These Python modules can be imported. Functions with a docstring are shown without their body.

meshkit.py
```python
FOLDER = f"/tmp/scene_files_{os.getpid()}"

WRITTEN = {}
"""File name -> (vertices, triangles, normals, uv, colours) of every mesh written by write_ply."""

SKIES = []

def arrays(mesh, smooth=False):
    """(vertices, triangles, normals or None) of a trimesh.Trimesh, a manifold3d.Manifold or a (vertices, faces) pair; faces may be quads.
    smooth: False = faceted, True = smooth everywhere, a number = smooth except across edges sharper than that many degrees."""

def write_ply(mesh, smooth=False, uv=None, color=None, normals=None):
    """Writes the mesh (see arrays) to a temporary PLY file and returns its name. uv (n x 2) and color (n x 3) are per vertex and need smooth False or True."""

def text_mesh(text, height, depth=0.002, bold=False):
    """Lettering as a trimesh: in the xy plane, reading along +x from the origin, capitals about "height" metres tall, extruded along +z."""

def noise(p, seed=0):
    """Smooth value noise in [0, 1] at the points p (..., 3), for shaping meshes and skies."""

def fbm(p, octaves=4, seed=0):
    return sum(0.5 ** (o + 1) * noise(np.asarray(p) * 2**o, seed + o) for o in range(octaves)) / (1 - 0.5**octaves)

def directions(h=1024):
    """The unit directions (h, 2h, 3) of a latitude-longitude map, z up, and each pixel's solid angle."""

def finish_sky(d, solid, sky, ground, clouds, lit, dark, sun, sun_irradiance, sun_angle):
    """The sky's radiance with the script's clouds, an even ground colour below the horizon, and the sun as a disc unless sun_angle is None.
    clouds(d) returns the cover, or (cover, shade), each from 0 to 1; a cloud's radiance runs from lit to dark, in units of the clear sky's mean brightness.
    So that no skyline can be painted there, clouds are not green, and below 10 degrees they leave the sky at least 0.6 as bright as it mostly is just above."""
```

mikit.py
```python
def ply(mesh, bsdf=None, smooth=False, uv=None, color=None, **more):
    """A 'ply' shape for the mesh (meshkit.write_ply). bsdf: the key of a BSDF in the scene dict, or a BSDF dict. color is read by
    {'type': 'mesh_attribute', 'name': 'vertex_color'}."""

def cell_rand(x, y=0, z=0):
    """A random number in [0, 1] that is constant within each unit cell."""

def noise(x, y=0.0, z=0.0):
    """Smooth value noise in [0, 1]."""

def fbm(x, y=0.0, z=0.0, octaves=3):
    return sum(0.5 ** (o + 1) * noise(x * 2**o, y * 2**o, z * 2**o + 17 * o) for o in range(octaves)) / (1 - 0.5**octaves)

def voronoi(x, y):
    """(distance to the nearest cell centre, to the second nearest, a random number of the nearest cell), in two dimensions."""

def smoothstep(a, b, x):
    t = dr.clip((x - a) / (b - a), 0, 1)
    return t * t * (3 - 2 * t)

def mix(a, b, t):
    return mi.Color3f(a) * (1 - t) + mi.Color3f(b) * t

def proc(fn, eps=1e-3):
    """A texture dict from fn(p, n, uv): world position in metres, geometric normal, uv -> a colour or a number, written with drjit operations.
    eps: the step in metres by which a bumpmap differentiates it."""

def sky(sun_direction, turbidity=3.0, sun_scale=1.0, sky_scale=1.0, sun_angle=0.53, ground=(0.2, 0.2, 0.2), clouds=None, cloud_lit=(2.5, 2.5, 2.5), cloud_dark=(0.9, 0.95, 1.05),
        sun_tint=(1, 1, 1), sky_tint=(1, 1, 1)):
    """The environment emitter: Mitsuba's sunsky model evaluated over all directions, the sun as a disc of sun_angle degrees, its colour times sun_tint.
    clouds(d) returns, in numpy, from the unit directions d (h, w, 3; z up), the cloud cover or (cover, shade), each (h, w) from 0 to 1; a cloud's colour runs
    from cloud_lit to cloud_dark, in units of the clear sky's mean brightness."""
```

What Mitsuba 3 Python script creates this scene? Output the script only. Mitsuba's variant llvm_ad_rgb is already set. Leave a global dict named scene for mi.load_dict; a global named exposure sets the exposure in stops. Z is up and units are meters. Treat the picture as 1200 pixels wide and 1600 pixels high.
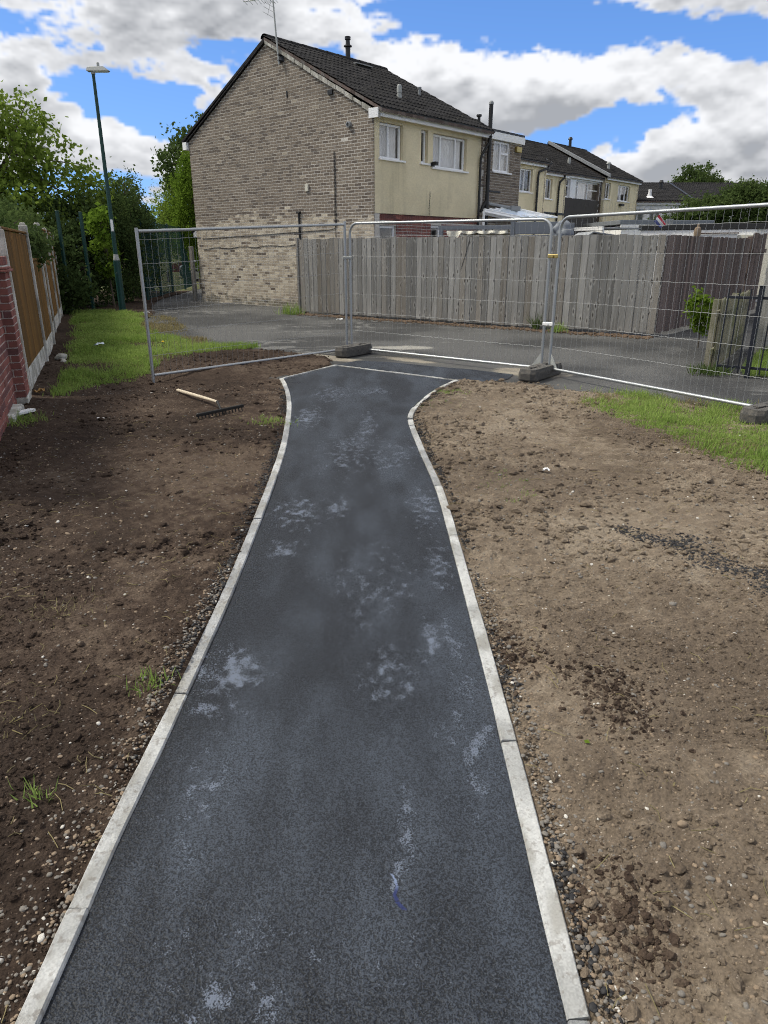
import math, random
import numpy as np
import trimesh
import shapely
from shapely.geometry import Polygon, LineString
from shapely.geometry import Point as SPoint
import drjit as dr
import mitsuba as mi
import mikit, meshkit
from mikit import proc, noise, fbm, voronoi, cell_rand, smoothstep, mix

T = mi.ScalarTransform4f
scene, labels = {}, {}
rng = np.random.default_rng(7)

# ------------------------------------------------------------------ camera, sky, exposure
EYE, PITCH = 1.56, math.atan(409 / 1100)
scene['camera'] = {'type': 'perspective', 'fov': 2 * math.degrees(math.atan(600 / 1100)), 'fov_axis': 'x', 'near_clip': 0.05, 'far_clip': 3000.0,
                   'to_world': T().look_at(origin=[0, 0, EYE], target=[0, math.cos(PITCH), EYE - math.sin(PITCH)], up=[0, 0, 1])}

# clouds: (azimuth, elevation, half width, half height in degrees, weight); weight < 0 opens blue sky
CLOUDS = [(-14, 15.2, 9, 2.2, 1.3), (-5, 14.6, 5, 1.6, .7), (-25, 9.5, 3.4, 3.4, 1.3), (-20, 6.6, 4.5, 1.9, 1.3), (-14.4, 11.2, 3.6, 1.5, .8),
          (-15.5, 5.6, 3, 1.6, .9), (-11, 8.6, 3, 1.2, .7), (1.5, 11.3, 4.5, 2.2, 1.2), (8.5, 10.3, 6.5, 2.2, 1.4), (14.5, 10.2, 4.0, 1.7, 1.1), (5, 8.4, 5, 1.6, 1.0),
          (11.5, 5.3, 4, 1.1, .6), (22, 7.4, 4.0, 2.0, 1.4), (19.5, 4.8, 4.5, 1.5, 1.3), (26, 7, 4, 2.5, 1.2), (22.5, 15.0, 6, 1.8, 1.2), (21.3, 11, 1.8, .9, .8), (16, 6.9, .9, .5, .7),
          (8, 14.7, 5.5, 1.1, -1.6), (14.5, 13.1, 4.5, .8, -1.2), (-18.4, 9.2, 3.4, 1.2, -1.6), (-15.2, 7.8, 2.2, .9, -1.3), (-12.2, 13.3, 2.2, .5, -.9), (-10.5, 9.6, 1.4, .8, -1.0),
          (-5, 12.0, 4.0, 1.1, -.9), (-18.6, 4.6, 2.0, .7, -1.0), (13.9, 7.3, 3.6, .75, -1.5), (18.3, 8.3, 3.2, .7, -1.1), (23.5, 12.3, 2.2, .9, -1.1), (-24.5, 12.9, 2.0, .6, -.4)]
GREY = [(-15, 15.6, 10, 1.7, .75), (-25.5, 8.8, 3.0, 3.0, .85), (6.5, 8.1, 5, 1.1, .75), (13, 8.9, 3, 1.0, .5), (24.5, 6.6, 3.0, 1.2, .65), (19, 5.2, 2.5, .8, .5), (21.5, 15.4, 5.5, 1.3, .6), (-14.5, 6.3, 2.2, .8, .55),
        (-12.5, 10.7, 2.6, .7, .35), (23, 9.3, 2, .8, .5)]


def cloud_density(d, lift=0.0):
    az = np.degrees(np.arctan2(d[..., 0], d[..., 1]))
    el = np.degrees(np.arcsin(np.clip(d[..., 2], -1, 1))) + lift
    z = np.sin(np.radians(np.clip(el, -90, 90)))
    q = np.stack([d[..., 0] / (np.maximum(z, 0) + .22), d[..., 1] / (np.maximum(z, 0) + .22), z * 0], -1)
    far = meshkit.fbm(q * 1.6 + 3.1, 5, 5)
    r = np.stack([d[..., 0], d[..., 1], z * 1.7], -1)
    w = np.stack([meshkit.fbm(r * 9 + k * 7.7, 4, 31 + k) for k in range(2)], -1) - .5
    near = meshkit.fbm(r * 15 + w.sum(-1, keepdims=True) * 1.2, 5, 11)
    fine = meshkit.fbm(r * 50, 5, 23)
    billow = 1 - np.abs(2 * meshkit.fbm(r * 30 + 2.2, 4, 41) - 1) * 2.2
    blob = np.zeros(az.shape)
    waz, wel = az + w[..., 0] * 3.2, el + w[..., 1] * 1.8
    for a, e, ra, re, g in CLOUDS:
        blob += g * np.exp(-((waz - a) / ra) ** 2 - ((wel - e) / re) ** 2)
    front = np.exp(-(az / 36) ** 4 - ((el - 4) / 19) ** 4)
    return front * (blob - .36 + 1.7 * (near - .5) + 1.55 * (fine - .5) + .20 * (billow - .4)) + (1 - front) * (2.6 * (far - .40) + .35 * (near - .5)), near, fine, waz, wel, front


def clouds(d):
    den, near, fine, waz, wel, front = cloud_density(d)
    above = .5 * cloud_density(d, .9)[0] + .5 * cloud_density(d, 2.2)[0]
    grey = np.zeros(den.shape)
    for a, e, ra, re, g in GREY:
        grey += g * np.exp(-((waz - a) / ra) ** 2 - ((wel - e) / re) ** 2)
    cover = np.clip((den + .06) / .30, 0, 1)
    cover = cover * cover * (3 - 2 * cover)
    shade = .58 * np.clip(above * .95 + .08, 0, 1) + front * .75 * grey * np.clip(den * 2 + .1, 0, 1) + 1.1 * (near - .52) + 1.0 * (fine - .5)
    return cover, np.clip(shade, 0, 1)


SUN = np.array([-0.75, 0.12, 1.0])
scene['sky'] = mikit.sky(SUN, turbidity=3.0, sun_scale=0.55, sky_scale=1.0, sun_angle=14.0, clouds=clouds, cloud_lit=(2.75, 2.78, 2.85), cloud_dark=(.95, 1.0, 1.09), sun_tint=(.84, .96, 1.10), sky_tint=(.45, .61, .84))
exposure = 2.45

# ------------------------------------------------------------------ helpers
count = {}


def numbered(key):
    n = count.get(key, -1) + 1
    count[key] = n
    return key if n == 0 else f'{key}_{n:03d}'


def lab(key, label=None, cat=None, group=None, kind=None):
    d = {k: v for k, v in (('label', label), ('category', cat), ('group', group), ('kind', kind)) if v}
    if d:
        labels[key] = {**labels.get(key, {}), **d}


def thing(name, label, cat, group=None):
    key = numbered(name)
    lab(key, label, cat, group)
    return key


def put(name, mesh, bsdf, parent=None, smooth=False, label=None, cat=None, group=None, kind=None, to_world=None):
    key = numbered(f'{parent}__{name}' if parent else name)
    d = dict(mesh) if isinstance(mesh, dict) else mikit.ply(mesh, bsdf, smooth=smooth)
    if to_world is not None:
        d['to_world'] = to_world
    scene[key] = d
    lab(key, label, cat, group, kind)
    return key


def struct(name, mesh, bsdf, label, parent=None, smooth=False):
    return put(name, mesh, bsdf, parent, smooth, label=label, kind='structure')


def merge(parts):
    vs, fs, n = [], [], 0
    for v, f in parts:
        v, f = np.asarray(v, float), np.asarray(f, int)
        if f.shape[1] == 4:
            f = np.vstack([f[:, [0, 1, 2]], f[:, [0, 2, 3]]])
        vs.append(v); fs.append(f + n); n += len(v)
    return np.vstack(vs), np.vstack(fs)


class Frame:
    """A vertical working plane: s along, t outwards, z up."""

    def __init__(self, o, e):
        e = np.array(e, float); e /= np.linalg.norm(e)
        self.o, self.e, self.n = np.array(o, float), e, np.array([e[1], -e[0]])

    def w(self, P):
        P = np.asarray(P, float)
        q = self.o + P[..., :1] * self.e + P[..., 1:2] * self.n
        return np.concatenate([q, P[..., 2:3]], -1)

    def m(self, s=0, t=0, z=0):
        o = self.o + s * self.e + t * self.n
        return T([[self.e[0], self.n[0], 0, o[0]], [self.e[1], self.n[1], 0, o[1]], [0, 0, 1, z], [0, 0, 0, 1]])


WORLD = Frame((0, 0), (1, 0))
BOXF = np.array([[0, 1, 3], [0, 3, 2], [4, 6, 7], [4, 7, 5], [0, 4, 5], [0, 5, 1], [2, 3, 7], [2, 7, 6], [0, 2, 6], [0, 6, 4], [1, 5, 7], [1, 7, 3]])


def box(fr, s0, s1, t0, t1, z0, z1):
    P = np.array([[s, t, z] for s in (s0, s1) for t in (t0, t1) for z in (z0, z1)])
    return fr.w(P), BOXF[:, ::-1]      # the frame (s, t, z) is left handed


def bevel(fr, s0, s1, t0, t1, z0, z1, b=.004):
    P = []
    for s, ds in ((s0, 1), (s1, -1)):
        for t, dt in ((t0, 1), (t1, -1)):
            for z, dz in ((z0, 1), (z1, -1)):
                P += [[s + ds * b, t + dt * b, z], [s + ds * b, t, z + dz * b], [s, t + dt * b, z + dz * b]]
    h = trimesh.convex.convex_hull(fr.w(np.array(P)))
    return np.array(h.vertices), np.array(h.faces)


def prism(fr, poly, t0, t1):
    """A polygon in (s, z) extruded from t0 to t1."""
    m = trimesh.creation.extrude_polygon(poly, t1 - t0, engine='earcut')
    v = np.array(m.vertices)
    return fr.w(np.stack([v[:, 0], t0 + v[:, 2], v[:, 1]], -1)), np.array(m.faces)


def flat(poly, z0, z1):
    m = trimesh.creation.extrude_polygon(poly, z1 - z0, engine='earcut')
    return np.array(m.vertices) + [0, 0, z0], np.array(m.faces)


def sheet(poly, z, step=None):
    v, f = trimesh.creation.triangulate_polygon(poly, engine='earcut')
    v, f = np.array(v), np.array(f)
    a, b, c = v[f[:, 0]], v[f[:, 1]], v[f[:, 2]]
    flip = (b[:, 0] - a[:, 0]) * (c[:, 1] - a[:, 1]) - (b[:, 1] - a[:, 1]) * (c[:, 0] - a[:, 0]) < 0
    f[flip] = f[flip][:, ::-1]
    return np.column_stack([v, np.full(len(v), z)]), f


def tube(pts, r, sides=8, cap=True):
    p = np.asarray(pts, float)
    r = np.broadcast_to(np.asarray(r, float), (len(p),))
    t = np.gradient(p, axis=0)
    t /= np.linalg.norm(t, axis=1, keepdims=True) + 1e-12
    a = np.cross(t, [0, 0, 1.0] if abs(t[:, 2]).max() < .9 else [.6, .8, 0.05])
    a /= np.linalg.norm(a, axis=1, keepdims=True) + 1e-12
    b = np.cross(t, a)
    g = np.arange(sides) * 2 * np.pi / sides
    v = p[:, None] + r[:, None, None] * (np.cos(g)[None, :, None] * a[:, None] + np.sin(g)[None, :, None] * b[:, None])
    i, j = np.meshgrid(np.arange(len(p) - 1), np.arange(sides), indexing='ij')
    q = np.stack([i * sides + j, i * sides + (j + 1) % sides, (i + 1) * sides + (j + 1) % sides, (i + 1) * sides + j], -1).reshape(-1, 4)
    f = np.vstack([q[:, [0, 1, 2]], q[:, [0, 2, 3]]])
    v = v.reshape(-1, 3)
    if cap:
        n = len(v)
        v = np.vstack([v, p[:1], p[-1:]])
        k = np.arange(sides)
        f = np.vstack([f, np.stack([k * 0 + n, (k + 1) % sides, k], 1), np.stack([k * 0 + n + 1, k + (len(p) - 1) * sides, (k + 1) % sides + (len(p) - 1) * sides], 1)])
    return v, f


def lathe(profile, at, sides=20):
    """profile: (radius, z) pairs."""
    m = trimesh.creation.revolve(np.array(profile), sections=sides)
    return np.array(m.vertices) + np.asarray(at, float), np.array(m.faces)


def rots(n, g, tilt=math.pi):
    """n random rotations; tilt limits how far z leans."""
    a, b, c = g.random(n) * 2 * np.pi, (g.random(n) * 2 - 1) * tilt, g.random(n) * 2 * np.pi
    def rz(a):
        o, z = np.ones(n), np.zeros(n)
        return np.stack([np.stack([np.cos(a), -np.sin(a), z], -1), np.stack([np.sin(a), np.cos(a), z], -1), np.stack([z, z, o], -1)], -2)
    o, z = np.ones(n), np.zeros(n)
    rx = np.stack([np.stack([o, z, z], -1), np.stack([z, np.cos(b), -np.sin(b)], -1), np.stack([z, np.sin(b), np.cos(b)], -1)], -2)
    return rz(a) @ rx @ rz(c)


def scatter(base, pos, scale, g, tilt=math.pi):
    v, f = base
    pos = np.asarray(pos, float)
    n = len(pos)
    R = rots(n, g, tilt)
    sc = np.asarray(scale, float)
    sc = sc[:, None] if sc.ndim == 1 else sc
    q = np.einsum('nij,nkj->nki', R, v[None] * (sc[:, None, :] if sc.shape[1] == 3 else sc[:, None])) + pos[:, None]
    return q.reshape(-1, 3), (f[None] + (np.arange(n) * len(v))[:, None, None]).reshape(-1, 3)


def lumpy(sub, seed, amt=.25):
    m = trimesh.creation.icosphere(subdivisions=sub)
    v = np.array(m.vertices)
    v *= 1 + amt * (meshkit.noise(v * 1.6 + seed * 9.1, seed)[:, None] - .5) * 2
    return v, np.array(m.faces)


# ------------------------------------------------------------------ materials
def plain(key, rgb, rough=.7, metallic=0., spec=.4, **kw):
    scene[key] = {'type': 'twosided', 'bsdf': {'type': 'principled', 'base_color': {'type': 'rgb', 'value': list(rgb)}, 'roughness': rough, 'metallic': metallic, 'specular': spec, **kw}}


def procmat(key, fn, rough=.8, bump=None, scale=1.0, eps=1e-3, spec=.35, **kw):
    b = {'type': 'principled', 'base_color': proc(fn), 'roughness': proc(rough) if callable(rough) else rough, 'specular': spec, **kw}
    if bump:
        b = {'type': 'bumpmap', 'arbitrary': proc(bump, eps), 'scale': scale, 'bsdf': b}
    scene[key] = {'type': 'twosided', 'bsdf': b}


def C(*v):
    return mi.Color3f(*v)


def asphalt_colour(p, n, uv):
    n1, n2, n3 = noise(p.x * 330, p.y * 330, 1.), noise(p.x * 560, p.y * 560, 2.), noise(p.x * 170, p.y * 170, 4.)
    rough = .20 * n3 + .42 * n1 + .38 * n2
    grain = .007 + .033 * smoothstep(.30, .80, rough)
    sand = smoothstep(.86, 1., noise(p.x * 300, p.y * 300, 5.)) * .045
    wobble = fbm(p.x * 2.2, p.y * 1.3, 3., 4)
    dust = smoothstep(.40, .78, .6 * fbm(p.x * 3.4 + 4 + wobble, p.y * .55 + 2, 1., 4) + .4 * fbm(p.x * 9, p.y * 3.2, 6., 4) + .05 * smoothstep(3.0, 4.6, p.y + wobble))
    dust *= .35 + 1.3 * smoothstep(.30, .75, rough)
    scuff = mi.Float(0)
    for x, y, rx, ry, g in ((-.60, 2.40, .14, .16, 1.), (-.62, 2.14, .13, .05, .9), (.02, 2.33, .11, .22, .75), (.20, 2.62, .05, .20, .9), (.29, 2.6, .06, .25, .6), (-.3, 5.6, .3, .8, .6), (-.05, 3.2, .25, .5, .45), (-.55, 1.7, .1, .3, .4), (.3, 2.0, .08, .4, .5), (-.25, 1.22, .35, .12, .22), (-.55, 4.2, .16, .3, .85), (-.3, 4.25, .10, .3, .6), (.26, 4.3, .10, .5, .7),
                            (.30, 3.4, .07, .35, .7), (-.55, 3.6, .10, .15, .9), (-.75, 7.0, .16, .6, .8), (-.6, 8.2, .25, .6, .7), (-.1, 8.3, .3, .25, .6), (-.15, 6.5, .1, .7, .7), (.05, 5.5, .3, .6, .5), (.22, 2.02, .05, .1, .5), (-.35, 1.08, .14, .05, .8), (.07, 1.55, .025, .2, .7), (.03, 1.42, .02, .06, .9)):
        r = dr.square((p.x - x) / rx) + dr.square((p.y - y) / ry)
        scuff = dr.maximum(scuff, g * dr.exp(-r))
    fleck = .55 * fbm(p.x * 34 + 3 * wobble, p.y * 24, 8., 4) + .45 * rough
    scuff = smoothstep(-.06, .13, fleck - (.86 - .40 * dr.sqrt(scuff)))
    c = C(grain * .80, grain * .94, grain * 1.24) + C(sand)
    c = mix(c, C(.078, .094, .122), .40 * dust)
    c = mix(c, C(.185, .215, .280), .62 * scuff)
    by = dr.clip((p.y - 1.315) / .115, 0, 1)
    bx = .052 - .040 * by - .010 * dr.sin(by * 6.) + .004 * (noise(p.y * 160., 3.) - .5)
    line = smoothstep(.0095 - .006 * by, .0040 - .003 * by, dr.abs(p.x - bx)) * smoothstep(1.312, 1.318, p.y) * smoothstep(1.432, 1.42, p.y)
    return mix(c, mix(C(.018, .026, .095), C(.16, .20, .30), smoothstep(.45, .75, by)), line * (.35 + .65 * smoothstep(.25, .5, rough)))


def asphalt_bump(p, n, uv):
    return .45 * noise(p.x * 170, p.y * 170, 4.) + .55 * noise(p.x * 330, p.y * 330, 1.)


procmat('new_asphalt', asphalt_colour, .62, asphalt_bump, .0042, .0008, .3)


def kerb_colour(p, n, uv):
    a = fbm(p.x * 7, p.y * 7, p.z * 7, 4)
    b = fbm(p.x * 40 + 3, p.y * 40, p.z * 40, 3)
    k = cell_rand(dr.floor((p.y + 2.35 + dr.select(p.x > 0, mi.Float(.27), mi.Float(0))) / .915), dr.select(p.x > 0, mi.Float(1), mi.Float(0)), 3)
    fresh = mix(C(.31, .312, .305), C(.47, .472, .462), smoothstep(.3, .62, a) * (.5 + .5 * b))
    worn = mix(C(.215, .22, .225), C(.31, .315, .32), smoothstep(.35, .6, a))
    c = mix(fresh, worn, smoothstep(.60, .72, k)) * (.85 + .3 * noise(p.x * 240, p.y * 240, 3.))
    stain = smoothstep(.48, .72, fbm(p.x * 16 + 7, p.y * 7, 2., 4))
    c = mix(c, C(.22, .21, .185), .6 * stain)
    grime = smoothstep(.56, .78, fbm(p.x * 75 + 3, p.y * 60, 9., 4))
    return mix(c, C(.13, .11, .09), .5 * grime)


procmat('kerb_concrete', kerb_colour, .85, lambda p, n, uv: fbm(p.x * 70, p.y * 70, p.z * 70, 3), .004)


def soil_tone(dark, mid, light, wetx):
    def f(p, n, uv):
        a = fbm(p.x * .8 + 2, p.y * .8, 1., 4)
        b = .5 * fbm(p.x * 5, p.y * 5, 3., 3) + .5 * fbm(p.x * 21, p.y * 21, 3., 3)
        g = noise(p.x * 160, p.y * 160, p.z * 160)
        h = noise(p.x * 420, p.y * 420, p.z * 420)
        c = mix(C(*dark), C(*mid), smoothstep(.30, .58, a * .55 + b * .45))
        c = mix(c, C(*light), .85 * smoothstep(.50, .70, a * .4 + b * .6 + .06 * wetx(p)))
        c *= .62 + .5 * g + .3 * h
        crumb = smoothstep(.86, .93, noise(p.x * 210 + 9, p.y * 210, p.z * 210))
        return mix(c, C(light[0] * 2.0, light[1] * 2.05, light[2] * 2.2), .8 * crumb)
    return f


def soil_bump(p, n, uv):
    return .55 * noise(p.x * 45, p.y * 45, p.z * 45) + .35 * noise(p.x * 110, p.y * 110, p.z * 110) + .18 * noise(p.x * 260, p.y * 260, p.z * 260)


procmat('soil_dark', soil_tone((.026, .0175, .0130), (.047, .032, .0235), (.088, .065, .048), lambda p: dr.clip(p.x + 1.9, -1.2, 1.2)), .95, soil_bump, .018, .0015, .2)
procmat('soil_light', soil_tone((.090, .069, .051), (.140, .110, .081), (.195, .160, .122), lambda p: dr.clip(p.y * .15 - .4, -.5, .8)), .95, soil_bump, .014, .0015, .2)


def road_colour(p, n, uv):
    g = noise(p.x * 90, p.y * 90, 1.)
    h = noise(p.x * 230, p.y * 230, 4.)
    a = fbm(p.x * .7 + 3, p.y * .7, 2., 4)
    c = mix(C(.032, .032, .032), C(.076, .075, .073), smoothstep(.34, .66, a)) * (.6 + .5 * g + .35 * h)
    # long scuffed dust marks of turning tyres, pale and grainy
    w = fbm(p.x * 1.1, p.y * 2.2, 6., 4)
    line = smoothstep(.065, .0, dr.abs(w - .5)) * smoothstep(.45, .65, fbm(p.x * .5 + 9, p.y * .5, 2., 3)) * (.3 + .9 * g)
    c = mix(c, C(.23, .225, .215), .65 * line)
    # spilled sand and washed out cement along the new joint
    def spill(x, y, ra, rc):
        return dr.exp(-dr.square(((p.x - x) * .76 - (p.y - y) * .65) / ra) - dr.square(((p.x - x) * .65 + (p.y - y) * .76) / rc))
    m = dr.maximum(dr.maximum(spill(-1.0, 11.25, .9, .28), spill(1.95, 9.75, .75, .45)), .8 * spill(.35, 10.95, 1.0, .25))
    m = smoothstep(.36, .60, m * .75 + .55 * (fbm(p.x * 2.2, p.y * 2.2, 5., 4) - .45))
    c = mix(c, mix(C(.21, .175, .13), C(.36, .325, .265), fbm(p.x * 4 + 2, p.y * 4, 2., 3)) * (.7 + .5 * g), .85 * m)
    cem = dr.exp(-dr.square((p.x - .35) / .7) - dr.square((p.y - 12.4) / .35))
    cem = smoothstep(.45, .75, cem + .6 * (fbm(p.x * 5, p.y * 5, 8., 3) - .5))
    c = mix(c, C(.36, .345, .31) * (.6 + .6 * g), .7 * cem)
    return c


procmat('old_road', road_colour, .72, lambda p, n, uv: noise(p.x * 90, p.y * 90, 1.) + .5 * noise(p.x * 230, p.y * 230, 4.), .006, .002, .45)


def wallx(p, n):
    return (p.y * n.x - p.x * n.y) * dr.select(n.y <= 0, mi.Float(1), mi.Float(-1))


def brick_tone(tones, light=None, fallz=None, bl=.225, bh=.075):
    def f(p, n, uv):
        row = dr.floor(p.z / bh)
        x = wallx(p, n) / bl + .5 * (row - 2 * dr.floor(row / 2))
        k = cell_rand(dr.floor(x + .25), row, 7)
        k2 = cell_rand(dr.floor(x + .25), row, 9)
        c = mix(C(*tones[0]), C(*tones[1]), k)
        c = mix(c, C(*tones[2]), smoothstep(.76, .82, k2))
        if light:
            pl = smoothstep(2.65, 2.20, p.z + 1.3 * (fbm(p.x * 1.3, p.y * 1.3, p.z * 1.6, 3) - .5)) * .93
            c = mix(c, mix(C(*light[0]), C(*light[1]), k), smoothstep(-.04, .04, pl - k2))
        c *= .84 + .32 * fbm(p.x * 30, p.y * 30, p.z * 30, 3)
        if fallz:
            splash = smoothstep(.50, .62, fbm(p.x * 6, p.y * 6, p.z * 3, 3) + .5 * smoothstep(.5, .05, p.z) - .35)
            c = mix(c, C(.085, .082, .066), .65 * splash)
        return c
    return f


procmat('brown_brick', brick_tone(((.160, .130, .104), (.208, .172, .139), (.118, .096, .080)), ((.25, .206, .158), (.50, .445, .355)), True), .9)
procmat('red_brick', brick_tone(((.150, .058, .050), (.235, .092, .076), (.120, .055, .052))), .85)


def mortar_colour(p, n, uv):
    return mix(C(.44, .415, .375), C(.55, .525, .48), fbm(p.x * 9, p.y * 9, p.z * 9, 3)) * (.8 + .4 * noise(p.x * 90, p.y * 90, p.z * 90))


procmat('mortar', mortar_colour, .95)


def wood_tone(a, b, c_, knots=True, width=.145, green=.0):
    def f(p, n, uv):
        x = wallx(p, n)
        k = cell_rand(dr.floor(x / width), 3, 1)
        k2 = cell_rand(dr.floor(x / width), 5, 2)
        px = p.x * 1.0 + p.y * .9
        wav = noise(px * 7, p.z * 1.3, k * 50)
        g = fbm(px * 75 + wav * 3, p.z * 1.4 + k * 31, 2., 3)
        c = mix(C(*a), C(*b), .30 + .40 * g)
        c *= .62 + .70 * k
        c = mix(c, C(*c_), .55 * smoothstep(.60, .85, k2))
        big = fbm(px * 2.5, p.z * 1.7, k * 20, 3)
        c *= .80 + .40 * big
        crack = smoothstep(.72, .80, fbm(px * 95 + wav * 3, p.z * .7 + k * 17, 7., 2))
        c *= 1 - .3 * crack
        if knots:
            d1, d2, kk = voronoi(x / width * 1.0, p.z * 2.6 + k * 9)
            c = mix(c, C(.035, .030, .027), .85 * smoothstep(.11, .055, d1) * smoothstep(.35, .5, kk))
            c = mix(c, C(.42, .41, .39), .45 * smoothstep(.30, .12, d1) * smoothstep(.12, .16, d1) * smoothstep(.35, .5, kk))
        if green:
            c = mix(c, C(.085, .095, .035), green * smoothstep(.48, .70, fbm(p.x * 4, p.y * 4, p.z * 3, 3)))
        return c
    return f


def wood_bump(p, n, uv):
    return fbm((p.x + p.y * .9) * 130, p.z * 2.4, 2., 3)


procmat('grey_board', wood_tone((.120, .117, .111), (.300, .294, .282), (.175, .150, .120)), .9, wood_bump, .004)
procmat('brown_board', wood_tone((.078, .060, .054), (.150, .110, .098), (.165, .158, .152), False), .9, wood_bump, .004)
procmat('orange_board', wood_tone((.095, .046, .012), (.185, .098, .028), (.090, .055, .021), False, .11), .85, wood_bump, .004)
procmat('mossy_board', wood_tone((.130, .120, .090), (.270, .255, .205), (.150, .140, .090), False, .12, .6), .9, wood_bump, .004)


def render_colour(p, n, uv):
    g = noise(p.x * 60, p.y * 60, p.z * 60)
    x = wallx(p, n)
    streak = smoothstep(.50, .72, fbm(x * 5.5, p.z * .5, 2., 4))
    patch = smoothstep(.42, .70, fbm(x * 1.2, p.z * 1.2, 7., 4))
    c = mix(C(.71, .625, .435), C(.63, .555, .38), patch) * (.86 + .24 * g)
    return mix(c, C(.32, .29, .19), .28 * streak * (.5 + .5 * patch))


procmat('cream_render', render_colour, .92, lambda p, n, uv: noise(p.x * 60, p.y * 60, p.z * 60), .005)


def tile_colour(p, n, uv):
    k = cell_rand(dr.floor(wallx(p, n) / .3 + 40), dr.floor(p.z / .163), 3)
    li = smoothstep(.60, .72, fbm(p.x * 14, p.y * 14, p.z * 14, 3))
    c = C(.017, .0165, .018) * (.7 + .6 * k) * (.75 + .5 * noise(p.x * 50, p.y * 50, p.z * 50))
    return mix(c, C(.075, .07, .06), .35 * li)


procmat('roof_tile', tile_colour, .85, spec=.2)


def metal_rough(p, n, uv):
    return .40 + .22 * fbm(p.x * 9, p.y * 9, p.z * 9, 3)


scene['galvanised'] = {'type': 'twosided', 'bsdf': {'type': 'principled', 'base_color': {'type': 'rgb', 'value': [.42, .435, .45]}, 'metallic': .75, 'roughness': proc(metal_rough), 'specular': .5}}


def rubber_colour(p, n, uv):
    return mix(C(.062, .060, .058), C(.098, .090, .080), smoothstep(.35, .75, fbm(p.x * 40, p.y * 40, p.z * 40, 3)))


procmat('block_rubber', rubber_colour, .85, lambda p, n, uv: fbm(p.x * 90, p.y * 90, p.z * 90, 2), .0005)


def post_colour(p, n, uv):
    a = fbm(p.x * 9, p.y * 9, p.z * 5, 4)
    return mix(C(.25, .24, .21), C(.47, .455, .42), smoothstep(.3, .65, a)) * (.85 + .3 * noise(p.x * 120, p.y * 120, p.z * 120))


procmat('post_concrete', post_colour, .9)


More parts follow.
